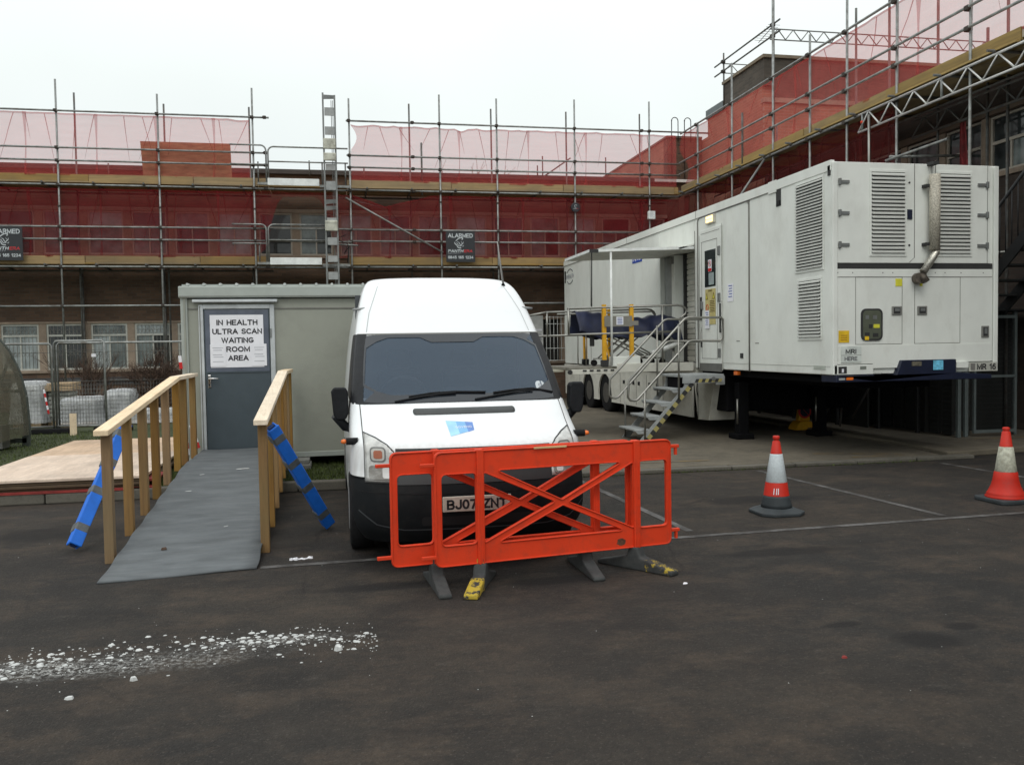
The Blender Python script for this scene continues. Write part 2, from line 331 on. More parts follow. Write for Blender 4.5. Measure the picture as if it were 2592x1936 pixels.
def copy_tree(src, loc, label=None, group=None, rz=None):
    r = src.copy(); COL.objects.link(r); r.location = loc
    if rz is not None: r.rotation_euler = (0, 0, rz)
    if label: r['label'] = label
    if group: r['group'] = group
    def rec(s, d):
        for ch in list(s.children):
            c = ch.copy(); COL.objects.link(c); c.parent = d; rec(ch, c)
    rec(src, r); return r
def _e(cx, cy, rx, ry, a0, a1, n=10): return [(cx+rx*math.cos(R(a0+(a1-a0)*i/n)), cy+ry*math.sin(R(a0+(a1-a0)*i/n))) for i in range(n+1)]
GL = {'A': (.8, [[(0, 0), (.4, 1), (.8, 0)], [(.15, .32), (.65, .32)]]), 'B': (.64, [[(0, .52), (0, 1), (.38, 1)]+_e(.38, .76, .22, .24, 90, -90)+[(0, .52), (0, 0), (.38, 0)]+_e(.4, .26, .24, .26, -90, 90)]),
 'C': (.7, [_e(.4, .5, .4, .5, 48, 312, 18)]), 'D': (.7, [[(0, 0), (0, 1), (.3, 1)]+_e(.3, .5, .4, .5, 90, -90, 14)+[(0, 0)]]), 'E': (.6, [[(.6, 1), (0, 1), (0, 0), (.6, 0)], [(0, .52), (.55, .52)]]),
 'G': (.76, [_e(.4, .5, .4, .5, 50, 335, 18)+[(.76, .42), (.42, .42)]]), 'H': (.66, [[(0, 0), (0, 1)], [(.66, 0), (.66, 1)], [(0, .52), (.66, .52)]]), 'I': (.02, [[(0, 0), (0, 1)]]),
 'J': (.5, [[(.5, 1), (.5, .28)]+_e(.25, .27, .25, .27, 0, -170)]), 'L': (.55, [[(0, 1), (0, 0), (.55, 0)]]), 'M': (.82, [[(0, 0), (0, 1), (.41, .1), (.82, 1), (.82, 0)]]), 'N': (.66, [[(0, 0), (0, 1), (.66, 0), (.66, 1)]]),
 'O': (.8, [_e(.4, .5, .4, .5, 90, 450, 24)]), 'P': (.62, [[(0, 0), (0, 1), (.38, 1)]+_e(.38, .74, .24, .26, 90, -90)+[(0, .48)]]), 'R': (.66, [[(0, 0), (0, 1), (.38, 1)]+_e(.38, .74, .24, .26, 90, -90)+[(0, .48)], [(.34, .48), (.66, 0)]]),
 'S': (.62, [_e(.31, .745, .29, .255, 25, 265, 12)+_e(.31, .25, .31, .25, 85, -155, 12)]), 'T': (.7, [[(0, 1), (.7, 1)], [(.35, 1), (.35, 0)]]), 'U': (.66, [[(0, 1), (0, .3)]+_e(.33, .3, .33, .3, 180, 360, 12)+[(.66, 1)]]),
 'V': (.74, [[(0, 1), (.37, 0), (.74, 1)]]), 'W': (1.06, [[(0, 1), (.27, 0), (.53, 1), (.79, 0), (1.06, 1)]]), 'Y': (.7, [[(0, 1), (.35, .5), (.7, 1)], [(.35, .5), (.35, 0)]]), 'Z': (.62, [[(0, 1), (.62, 1), (0, 0), (.62, 0)]]), ' ': (.3, []),
 '0': (.56, [_e(.28, .5, .28, .5, 90, 450, 20)]), '1': (.3, [[(0, .76), (.24, 1), (.24, 0)]]), '2': (.56, [_e(.28, .72, .28, .28, 170, -30, 10)+[(0, 0), (.56, 0)]]), '3': (.56, [_e(.27, .75, .26, .25, 150, -90, 10)+_e(.27, .26, .29, .26, 90, -155, 10)]),
 '4': (.6, [[(.45, 0), (.45, 1), (0, .3), (.6, .3)]]), '5': (.56, [[(.5, 1), (.06, 1), (.02, .55)]+_e(.27, .32, .29, .32, 110, -155, 12)]), '6': (.56, [_e(.28, .3, .28, .3, 90, 450, 16), [(.0, .3), (.03, .6), (.15, .88), (.32, 1), (.5, .92)]]),
 '7': (.54, [[(0, 1), (.54, 1), (.18, 0)]]), '8': (.56, [_e(.28, .76, .24, .24, 90, 450, 16), _e(.28, .26, .28, .26, 90, 450, 16)])}
def strokes(text, w, h, tk=.14, shear=0., gap=.3):
    """list of closed-strip vertex pairs, centred on 0, each stroke a list of (left, right) points"""
    x = 0; S = []
    for ch in text:
        gw, st = GL[ch]
        for p in st: S.append([(x+a, b) for a, b in p])
        x += gw+gap
    W_ = x-gap; kx = (w-tk*h)/W_; ky = h*(1-tk); t = tk*h/2; out = []
    for p in S:
        p = [a for i, a in enumerate(p) if not i or math.hypot(a[0]-p[i-1][0], a[1]-p[i-1][1]) > 1e-4]
        q = [((a-W_/2)*kx+shear*b*h*.5, (b-.5)*ky) for a, b in p]; prs = []
        closed = math.hypot(q[0][0]-q[-1][0], q[0][1]-q[-1][1]) < 1e-5
        for i, (a, b) in enumerate(q):
            p0 = q[i-1] if i else (q[-2] if closed else None); p1 = q[i+1] if i < len(q)-1 else (q[1] if closed else None)
            def nrm(u, v): l = math.hypot(v[0]-u[0], v[1]-u[1]) or 1; return (-(v[1]-u[1])/l, (v[0]-u[0])/l)
            n0 = nrm(p0, q[i]) if p0 else nrm(q[i], p1); n1 = nrm(q[i], p1) if p1 else n0
            mx_, my_ = n0[0]+n1[0], n0[1]+n1[1]; l = math.hypot(mx_, my_) or 1; mx_, my_ = mx_/l, my_/l; k = min(2.2, 1/max(.3, mx_*n0[0]+my_*n0[1]))
            if not p0: a, b = a-n1[1]*t*.95, b+n1[0]*t*.95
            if not p1: a, b = a+n0[1]*t*.95, b-n0[0]*t*.95
            prs.append(((a+mx_*t*k, b+my_*t*k), (a-mx_*t*k, b-my_*t*k)))
        out.append(prs)
    return out
def lettering(text, cx, cz, w, h, face, plane, mat, parent, shear=0., bold=0., name='lettering', spacing=1., thick=.001):
    """face 'Y' looks to -Y on plane y=plane (cx is x); face 'X' looks to -X on plane x=plane (cx is y)"""
    m = MB()
    for i, prs in enumerate(strokes(text.upper(), w, h, .17+bold*2.2, shear, .28*spacing)):
        d = thick+.00025*(i % 4); vs = []
        for L, Q in prs:
            for p in (L, Q): vs.append((cx+p[0], plane-d, cz+p[1]) if face == 'Y' else (plane-d, cx-p[0], cz+p[1]))
        m.add(vs, [(2*k, 2*k+1, 2*k+3, 2*k+2) for k in range(len(prs)-1)])
    return m.build(name, mat, parent)
def arc(c, r, a0, a1, n, plane='xz', k=0.):
    out = []
    for i in range(n+1):
        a = R(a0+(a1-a0)*i/n); u, v = c[0]+r*math.cos(a), c[1]+r*math.sin(a)
        out.append((u, k, v) if plane == 'xz' else (k, u, v))
    return out
def flat(pts, z, name, mat):
    m = MB(); n = len(pts); m.add([(p[0], p[1], z) for p in pts], [tuple(range(n))]); o = m.build(name, mat)
    o['kind'] = 'structure'
    return o
# ------------------------------------------------------------------ ground
flat([(-300, -300), (300, -300), (300, 300), (-300, 300)], 0, 'ground', ASPH)
m = MB(); m.prism([(2.35, 10.72), (4.2, 10.86), (6.4, 10.8), (8.4, 10.72), (8.62, 12.3), (8.5, 14.2), (8.5, 26.1), (1.6, 26.1), (1.6, 10.72)], 2, .0, .035)
o = m.build('concrete_apron', CONC, bevel=.01); o['kind'] = 'structure'
m = MB(); m.prism([(8.44, 10.74), (9.9, 10.92), (10.5, 11.4), (14, 11.6), (14, 26.1), (8.53, 26.1), (8.53, 14.2), (8.66, 12.3)], 2, 0., .085)
o = m.build('pavement', CONC, bevel=.015); o['kind'] = 'structure'
m = MB(); m.box(-30, 1.5, 10.62, 26.1, 0, .1); o = m.build('lawn_bed', GRASS); o['kind'] = 'structure'
# kerb stones
kerb = MB(); kroot = bpy.data.objects.new('kerb', None); COL.objects.link(kroot); kroot['kind'] = 'structure'
x = -9.6
while x < 1.5:
    w = .914; j = random.uniform(-.008, .008)
    MB().box(x+.006, min(x+w-.006, 1.5), 10.46+j, 10.61+j, 0, .118+random.uniform(-.006, .006)).build('kerb_stone', KERB, kroot, .015); x += w
# apron front edge stones
x = 2.35
while x < 8.2:
    j = random.uniform(-.01, .01); MB().box(x+.006, x+.9, 10.56+j, 10.715+j, 0, .05+random.uniform(-.005, .008)).build('kerb_stone', KERB, kroot, .012); x += .914
# painted bay lines
def strip(a, b, w, z, name, mat):
    a, b = Vector((*a, 0)), Vector((*b, 0)); d = (b-a).normalized(); n = Vector((-d.y, d.x, 0))*w/2
    m = MB(); k = 12
    for i in range(k):
        p, q = a.lerp(b, i/k), a.lerp(b, (i+1)/k); m.add([(p.x-n.x, p.y-n.y, z), (q.x-n.x, q.y-n.y, z), (q.x+n.x, q.y+n.y, z), (p.x+n.x, p.y+n.y, z)], [(0, 1, 2, 3)])
    o = m.build(name, mat); o['kind'] = 'structure'; return o
for a, b in (((3.06, 7.2), (2.92, 10.4)), ((5.62, 7.2), (5.37, 10.4)), ((-.6, 6.88), (6.9, 7.13)), ((8.2, 7.15), (8.0, 10.3)), ((.45, 7), (.35, 10.3))):
    strip(a, b, .075, .004, 'painted_line', PAINTL)
for a, b in (((2.5, 11.45), (5.1, 11.3)), ((6.8, 11.5), (7.9, 11.1)), ((7.1, 10.98), (7.9, 11.0)), ((9.9, 12.0), (12.5, 11.9))):
    strip(a, b, .09, .039 if b[0] < 8.4 else .089, 'yellow_line', PAINTY)
# old oil stains and repair patches
def blob(cx, cy, rx, ry, z, name, mat, n=28, jit=.18, kind='structure'):
    m = MB(); ph = [random.uniform(0, 6.28) for _ in range(4)]; pts = []
    for i in range(n):
        a = 2*math.pi*i/n; k = 1+jit*sum(math.sin((j+2)*a+ph[j])/(j+1.5) for j in range(4)); pts.append((cx+rx*k*math.cos(a), cy+ry*k*math.sin(a), z))
    m.add(pts, [tuple(range(n))]); o = m.build(name, mat); o['kind'] = kind; return o

# plaster crumbs swept across the tarmac
def crumb(m, x, y, r, h, z0=.0):
    n = random.choice((5, 6, 7)); a0 = random.random()*6; base = []; top = []
    for i in range(n):
        a = a0+2*math.pi*i/n; k = random.uniform(.6, 1.15)
        base.append((x+r*k*math.cos(a), y+r*k*math.sin(a)*.8, z0)); top.append((x+r*k*.75*math.cos(a), y+r*k*.6*math.sin(a), z0+h*random.uniform(.6, 1)))
    fs = [tuple(range(n, 2*n))]+[(i, (i+1) % n, n+(i+1) % n, n+i) for i in range(n)]; m.add(base+top, fs)
m = MB()
def dab(px):   # centre line of the swept strip
    return px, 5.03+.11*math.sin((px+1.9)*1.1)-(.3 if px > -.3 else 0)*(px+.3)
cl_ = [(-1.55, .2, 55), (-1.1, .2, 36), (-.75, .16, 28), (-.35, .17, 75), (-.05, .2, 50), (-2.0, .35, 80)]
for cx, sp, n in cl_:
    for _ in range(n):
        x = random.gauss(cx, sp); y = dab(x)[1]+random.gauss(0, .1)
        if x > .2: continue
        r = random.choice((.003, .004, .006, .008, .009, .012, .017, .022)); crumb(m, x, y, r, r*.28)
for _ in range(420): x = random.uniform(-2.4, .2); crumb(m, x, dab(x)[1]+random.gauss(-.03, .15), random.choice((.002, .003, .005, .009)), .004)
for _ in range(70): crumb(m, random.uniform(-3, 6), random.uniform(2.4, 9), random.choice((.002, .003, .004)), .002)
o = m.build('plaster_crumbs', PLAST); tag(o, 'crumbs of white plaster scattered across the dark tarmac', 'rubble', kind='stuff')
for x, y, r, l in ((-1.3, 4.49, .022, 'lone white plaster lump nearest the camera, below the scattered crumbs'), (-1.05, 4.67, .024, 'round white plaster lump just in front of the crumbs'),
                   (-.02, 4.87, .034, 'angular white plaster chip at the right end of the crumbs')):
    m = MB(); crumb(m, x, y, r, r*.8); tag(m.build('plaster_lump', PLAST), l, 'rubble', 'white plaster lumps on the tarmac')
m = MB()
for i in range(9): crumb(m, -.38+.02*i, 7.07+.012*math.sin(i*2.1)+.003*i, random.uniform(.012, .024), random.uniform(.008, .022))
tag(m.build('crushed_paper', PAPER), 'crushed white paper scrap on tarmac between ramp and van', 'litter')
m = MB(); crumb(m, 2.36, 5.64, .028, .006); tag(m.build('paper_scrap', PAPER), 'small pale scrap on tarmac right of the barrier feet', 'litter')
m = MB(); crumb(m, 2.6, 4.09, .02, .01); tag(m.build('red_scrap', REDD), 'small red scrap lying on the open tarmac', 'litter')

# grass blades as one mass, denser where the lawn shows
m = MB()
def tuft(x, y, h, z=.1):
    a = random.random()*6.28; w = .006; dx, dy = math.cos(a)*w, math.sin(a)*w; lx, ly = random.gauss(0, h*.4), random.gauss(0, h*.4)
    m.add([(x-dx, y-dy, z), (x+dx, y+dy, z), (x+lx, y+ly, z+h)], [(0, 1, 2)])
for _ in range(9000): tuft(random.uniform(-8, -4.15), random.uniform(10.7, 18.8), random.uniform(.02, .06))
for _ in range(3500): tuft(random.uniform(-2.15, -1.8), random.uniform(10.65, 17), random.uniform(.02, .07))
for _ in range(5000): tuft(random.uniform(-.62, 1.5), random.uniform(10.64, 12.4), random.uniform(.02, .06))
for _ in range(500): tuft(random.uniform(2.3, 8), 10.55+random.gauss(0, .02), random.uniform(.01, .04), 0)
o = m.build('grass', GRASSB); tag(o, 'short green grass behind the kerb', 'grass', kind='stuff')

# ------------------------------------------------------------------ buildings
def window(parent, x0, x1, z0, z1, zt, pane, fr=WINF, mull=True, face='Y', pl=24.4, depth=.12, grille=False):
    """a casement in a wall at y=pl (or x=pl); frame child of building, panes children of the frame"""
    def bx(mb, a0, a1, d0, d1, c0, c1):
        if face == 'Y': mb.box(a0, a1, pl+d0, pl+d1, c0, c1)
        else: mb.box(pl+d0, pl+d1, a0, a1, c0, c1)
    t = .045; m = MB(); xm = (x0+x1)/2
    bx(m, x0, x0+t, 0.02, .09, z0, z1); bx(m, x1-t, x1, .02, .09, z0, z1); bx(m, x0+t, x1-t, .02, .09, z0, z0+t); bx(m, x0+t, x1-t, .02, .09, z1-t, z1)
    bx(m, x0+t, x1-t, .015, .085, zt-.025, zt+.025)
    if mull: bx(m, xm-.018, xm+.018, .025, .085, z0+t, zt-.025)
    f = m.build('window', fr, parent)
    p = MB(); bx(p, x0+t, x1-t, .055, .06, zt+.025, z1-t); p.build('pane', pane[0], f)
    for i, (a, b) in enumerate((((x0+t), xm-.018), (xm+.018, x1-t)) if mull else ((x0+t, x1-t),)):
        p = MB(); bx(p, a, b, .055, .06, z0+t, zt-.025); p.build('pane', pane[1+i % 2], f)
    if grille:
        g = MB(); n = 9
        for i in range(n):
            a = x0+t+.03+(x1-x0-2*t-.06)*i/(n-1)
            if face == 'Y':
                g.tube((a, pl+.048, z0+t), (a, pl+.048, z1-t), .006, 5)
                if i < n-1:
                    w = (x1-x0-2*t-.06)/(n-1)
                    for zc in (z0+.42, z1-.2): g.path([(a, pl+.046, zc), (a+w/2, pl+.046, zc+.06), (a+w, pl+.046, zc)], .004, 4); g.path([(a, pl+.046, zc), (a+w/2, pl+.046, zc-.06), (a+w, pl+.046, zc)], .004, 4)
        g.build('security_grille', M('grille_grey', (.3, .29, .26), .7), f)
    return f
YW = 24.4
BEFORE = set(bpy.data.objects)
b = thing('brick_building', 'long two storey brown brick building behind the scaffold with strips of cream windows', 'building', (0, YW, 0))
m = MB(); m.box(-30, 9.74, YW, 25.2, 0, 1.19); m.box(-30, 9.74, YW, 25.2, 2.505, 4.17); m.box(-30, 9.74, YW+.002, 25.2, 5.46, 6.4); m.build('wall', BRX, b)
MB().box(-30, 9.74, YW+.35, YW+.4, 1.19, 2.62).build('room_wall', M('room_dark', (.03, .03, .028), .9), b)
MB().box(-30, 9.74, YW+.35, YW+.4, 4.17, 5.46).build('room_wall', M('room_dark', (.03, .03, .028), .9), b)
MB().box(-30, 9.74, 25.2, 38, 6.1, 6.3).build('roof', GREYC, b)
MB().box(-30, 9.73, YW-.12, YW+.02, 6.4, 6.53).build('roof_coping', M('dark_coping', (.06, .05, .045), .8), b, .01)
MB().box(-30, 9.73, YW-.05, YW+.35, 1.17, 1.25).build('window_sill', STONE, b, .01)
MB().box(-30, 9.73, YW-.02, YW+.35, 2.44, 2.5).build('lintel', STONE, b, .01)
MB().box(-30, 9.73, YW-.05, YW+.35, 4.15, 4.235).build('window_sill', STONE, b, .01)
MB().box(-30, 9.73, YW-.02, YW+.35, 5.37, 5.47).build('lintel', STONE, b, .01)
MB().box(-30, 5.2, YW-.06, YW-.002, .86, 1.04).build('grey_plinth_band', M('band_grey', (.045, .05, .055), .6), b)
pc = [(PANEM, PANED, PANED), (PANED, PANEM, PANEM), (PANEG, PANEM, PANEM), (PANEM, PANEM, PANED), (PANED, PANED, PANED), (PANEG, PANEG, PANEG)]
gc = [(PANED, PANED, PANED), (PANEM, PANEG, PANEM), (PANEG, PANEM, PANED), (PANEM, PANEG, PANEG)]
for k in range(-4, 17):
    xc = -7.37+1.07*k
    if xc > 9.6 or xc < -12: continue
    MB().box(xc-.1, xc+.1, YW-.005, YW+.3, 4.235, 5.37).build('window_pillar', STONE, b)
    if k not in (12,): MB().box(xc-.09, xc+.09, YW-.005, YW+.3, 1.25, 2.44).build('window_pillar', STONE, b)
    if xc+1.07 < 9.8:
        window(b, xc+.1, xc+.97, 4.235, 5.37, 4.98, pc[(k*5+3) % 6], mull=(k % 4 != 1))
        if k not in (12,): window(b, xc+.09, xc+.98, 1.25, 2.44, 2.14, gc[k % 4], fr=M('white_window_frame', (.5, .5, .45), .5), grille=k in (-2, -1, 0, 1, 2, 3), mull=True)
# curtain folds behind some upper panes
# door and barred window seen in the gap between van and trailer
d = MB().box(5.25, 5.9, YW-.03, YW+.05, .1, 2.55).build('door', M('white_door', (.55, .56, .54), .5), b, .005)
MB().box(5.68, 5.84, YW-.04, YW-.031, 1.85, 2.02).build('notice', INKG, d); MB().box(5.66, 5.86, YW-.04, YW-.031, 2.1, 2.16).build('notice', PAPER, d)
g = MB()
for i in range(9): g.tube((5.98+.11*i, YW-.09, 1.22), (5.98+.11*i, YW-.09, 2.52), .009, 5)
for z in (1.25, 1.6, 1.95, 2.3, 2.5): g.tube((5.95, YW-.09, z), (6.9, YW-.09, z), .009, 5)
g.build('window_bars', WHT, b)
# rainwater pipes
for x in (-4.35, 7.2, -6.35): MB().tube((x, YW-.08, .1), (x, YW-.08, 4.1), .03, 10).build('rainwater_pipe', GALVD, b)
MB().tube((-30, YW-.08, .96), (4, YW-.08, .96), .035).build('service_pipe', GALVD, b)

# right wing
XW = 10.85
b = thing('brick_wing', 'shade darkened brick wing along the right side under the scaffold with upper windows', 'building', (XW, 12, 0))
m = MB(); m.box(XW, 11.6, -4, 20.58, 0, 4.4); m.box(XW, 11.6, -4, 20.58, 5.36, 6.3); m.box(XW, 11.6, 16.2, 20.58, 4.4, 5.36); m.build('wall', m_brick('shadowy_brick_side', 1, (.06, .042, .032), (.04, .028, .022), (.05, .043, .036)), b)  # brick colours darkened for the shade under the scaffold
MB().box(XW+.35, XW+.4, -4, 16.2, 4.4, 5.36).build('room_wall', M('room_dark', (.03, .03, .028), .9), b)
MB().box(XW-.06, XW+.02, -4, 20.57, 5.38, 5.5).build('fascia_board', M('fascia_brown', (.12, .085, .06), .7), b)
MB().box(XW-.25, XW+.5, -4, 20.57, 6.2, 6.3).build('roof_edge', DARKM, b)
MB().box(XW-.04, XW+.3, -4, 16.2, 4.34, 4.42).build('window_sill', STONE, b)
for k in range(14):
    y = 16.11-1.07*k
    MB().box(XW-.01, XW+.3, y-.09, y+.09, 4.42, 5.37).build('window_pillar', STONE, b)
    window(b, y-.98, y-.09, 4.42, 5.37, 4.92, (PANED, PANED, PANED) if k % 3 else (PANED, PANEM, PANED), face='X', pl=XW)
# block with the brown tower at the junction
b = thing('stair_tower', 'flat roofed brown brick block rising above the red netting at the corner', 'building', (XW, 22, 0))
m = MB(); m.prism([(10.99, 20.6), (19, 20.6), (19, 26), (10.99, 26), (10.99, 20.6)][:4], 2, 0, 8.2)
MB().box(XW, 18.5, 20.7, 24.0, 0, 8.2).build('lower_wall', BRRY, b); MB().box(XW, 14, 24.001, 25.5, 0, 7.7).build('rear_wall', BRRY, b)
MB().box(XW+.004, 18.5, 20.6, 20.69, 0, 7.76).build('front_wall', BRR, b)
MB().box(XW-.03, 18.6, 20.55, 20.72, 7.76, 7.88).build('stone_band', STONE, b)
MB().box(XW-.04, 11.4, 22.92, 24.05, 8.2, 8.45).build('grey_parapet', GREYC, b)
m = MB(); m.box(XW, XW+.3, 20.6, 22.9, 8.2, 8.88); m.build('upper_wall_side', BRTY, b); MB().box(XW+.3, 19, 20.6, 22.9, 7.88, 8.88).build('upper_wall', BRT, b)
MB().box(XW-.05, 19.1, 20.54, 22.95, 8.88, 8.96).build('roof_edge', M('roof_edge_brown', (.2, .16, .11), .8), b)
# brick block behind the corner with its ladder
b = thing('parapet_block', 'red brick block behind the inner corner of the netting, its side running back', 'building', (9.76, 25, 0))
MB().box(9.75, 10.84, YW+.003, YW+.3, 0, 7.73).build('front_wall', BRX, b)
MB().box(9.751, 10.84, YW+.301, 31, 5.9, 7.73).build('side_wall', BRRY, b)
MB().box(9.72, 10.84, YW-.03, 31, 7.73, 7.79).build('coping', M('coping_brown', (.16, .12, .09), .8), b)
MB().box(9.3, 10.84, YW-.14, YW-.02, 6.42, 6.5).build('white_flashing', WHT, b)
t = thing('roof_ladder', 'dark iron ladder with two looped handles rising over the parapet block', 'ladder', (10.15, YW-.1, 6.5))
for x in (9.94, 10.34): MB().path([(x-.1, YW-.12, 6.4), (x-.1, YW-.12, 8.2)]+arc((x, 8.2), .1, 180, 0, 8, k=YW-.12)+[(x+.1, YW-.12, 7.6)], .013, 6).build('looped_rail', DARKM, t)
for i in range(6): MB().tube((10.04, YW-.12, 6.5+.25*i), (10.24, YW-.12, 6.5+.25*i), .012, 6).build('rung', DARKM, t)

# lattice beams standing on the tower roof, with guard rails and a small aerial
def truss(root, a, b, h, pitch=.45, r=.022, mat=None, lift=(0, 0, 1)):
    a, b = Vector(a), Vector(b); L = (b-a).length; d = (b-a).normalized(); up = Vector(lift)*h; mat = mat or ALU
    MB().tube(a, b, r).build('bottom_chord', mat, root); MB().tube(a+up, b+up, r).build('top_chord', mat, root)
    n = int(L/pitch)
    for i in range(n):
        p = a+d*pitch*i; q = a+d*pitch*(i+.5); e = a+d*pitch*(i+1)
        MB().tube(p+up*.04, q+up, r*.75, 6).build('lattice_strut', mat, root); MB().tube(q+up, e+up*.04, r*.75, 6).build('lattice_strut', mat, root)
t = thing('roof_lattice_beam', 'long thin lattice beam carried high across the roof of the brown block', 'lattice beam', (10.8, 20.1, 9.1), 'lattice beams above the roof')
truss(t, (10.75, 20.1, 9.16), (17.5, 20.1, 9.16), .26, .42, .017)
t = thing('roof_lattice_beam', 'shorter lattice beam seen behind the far end of the roof guard rails', 'lattice beam', (10.8, 22.9, 9.1), 'lattice beams above the roof')
truss(t, (10.8, 22.9, 9.2), (14.5, 22.9, 9.2), .26, .5, .015)
t = thing('roof_guard_rail', 'pair of steel guard rails on posts standing above the brown roof block', 'guard rail', (10.8, 21.5, 8.9))
for z in (9.24, 9.51): MB().tube((10.8, 19.7, z), (10.8, 23.4, z), .022).build('horizontal_rail', GALVD, t)
for y, z0, z1 in ((22.9, 8.2, 9.75), (20.08, 6.2, 11.2)): MB().tube((10.84, y, z0), (10.84, y, z1), .024).build('upright_pole', GALVD, t)
for y, z in ((22.9, 9.24), (22.9, 9.51), (20.1, 9.24), (20.1, 9.51)): MB().box(10.77, 10.87, y-.05, y+.05, z-.04, z+.04).build('coupler', COUP, t)
t = thing('tv_aerial', 'small stick television aerial on the roof guard rail', 'aerial', (10.8, 20.5, 9.3))
MB().tube((10.78, 19.9, 9.47), (10.78, 20.75, 9.3), .009, 5).build('boom', GALVD, t)
m = MB()
for i in range(8): y = 19.95+.1*i; m.tube((10.62, y, 9.46-.02*i), (10.94, y, 9.46-.02*i), .005, 4)
m.build('elements', GALVD, t)

# ------------------------------------------------------------------ small far trees over the roof
def bare_tree(name, label, base, h, seed, mat, group=None, spread=.5, lv=5, kind=None, r0=None):
    rnd = random.Random(seed); t = thing(name, label, 'tree' if h > 3 else 'shrub', base, group)
    tm, cmn = MB(), MB(); B = Vector(base)
    def grow(p, d, L, r, l):
        e = p+d*L; mid = p+d*L*.5+Vector((rnd.gauss(0, .04), rnd.gauss(0, .04), 0))*L
        (tm if l >= lv-1 else cmn).path([p, mid, e], [r, r*.85, r*.65], 5 if l > 2 else 3)
        if l == 0: return
        for _ in range(3 if l > 1 else 4):
            nd = (d+Vector((rnd.gauss(0, spread), rnd.gauss(0, spread), rnd.gauss(.12, spread*.6)))).normalized()
            s = p.lerp(e, rnd.uniform(.45, 1)); grow(s, nd, L*rnd.uniform(.6, .85), r*.6, l-1)
    n0 = 1 if h > 3 else 9
    for i in range(n0):
        d = Vector((rnd.gauss(0, .05 if n0 == 1 else .45), rnd.gauss(0, .05 if n0 == 1 else .3), 1)).normalized()
        grow(B+Vector((rnd.gauss(0, .1)*(n0 > 1), rnd.gauss(0, .1)*(n0 > 1), 0)), d, h*.34, r0 or h*.016, lv-1 if n0 == 1 else lv-2)
    tm.build('trunk' if h > 3 else 'stems', mat, t); cmn.build('crown' if h > 3 else 'twigs', mat, t); return t
bare_tree('bare_tree', 'faint leafless tree showing over the roof behind the pink netting', (9.9, 60, 0), 16.6, 4, BARKF, 'far leafless trees over the roof', lv=6)
bare_tree('bare_tree', 'smaller faint leafless tree just right of the other over the roof', (10.9, 62, 0), 15.9, 9, BARKF, 'far leafless trees over the roof', lv=6)
bare_tree('bare_tree', 'faint twigs of a leafless tree beside the scaffold gate on the roof line', (-5.4, 60, 0), 16.6, 12, BARKF, 'far leafless trees over the roof', lv=6)
FAR_END = set(bpy.data.objects)-BEFORE
bare_tree('bare_shrub', 'leafless brown shrub below the windows beside the cabin', (-4.0, 21.8, .1), 1.9, 5, BARK, 'bare shrubs by the wall', spread=.55, lv=7, r0=.04)
bare_tree('bare_shrub', 'leafless climber thin against the brick wall behind the pallets', (-5.75, 21.9, .1), 1.9, 8, BARK, 'bare shrubs by the wall', spread=.3, lv=6, r0=.02)
BEFORE = set(bpy.data.objects)
# ------------------------------------------------------------------ scaffolds
def coupler(root, p, s=.045): MB().box(p[0]-s, p[0]+s, p[1]-s, p[1]+s, p[2]-s*.8, p[2]+s*.8).build('coupler', COUP, root, .012, seg=1)
YS = 23.0
def lift_face(root, x0, x1, uprights, inner, boards, rails, zled, ztoe, transoms=True, skip_platform=False):
    for x, zt in uprights: MB().tube((x, YS, 0), (x, YS, zt), .0242).build('upright_pole', GALV, root)
scA = thing('scaffold', 'left run of tube scaffold on the long building with weathered toe boards', 'scaffold', (-5, YS, 0), 'scaffold runs on the building')
scB = thing('scaffold', 'middle run of tube scaffold between the hoist mast and the inner corner', 'scaffold', (5, YS, 0), 'scaffold runs on the building')
def rail(root, a, b, nm='horizontal_rail', mat=None, r=.0242): return MB().tube(a, b, r).build(nm, mat or GALV, root)
upA = [(-8.78, 8.2), (-6.47, 8.29), (-4.16, 8.03), (-1.905, 8.27)]; inA = [(-8.6, 8.3), (-6.35, 8.3), (-4.2, 8.1), (-2.07, 8.1)]
upB = [(.49, 8.11), (2.83, 8.3), (4.36, 8.26), (6.51, 8.32), (8.65, 8.35)]; inB = [(2.15, 8.35), (4.43, 8.3), (6.6, 8.3), (8.8, 8.32)]
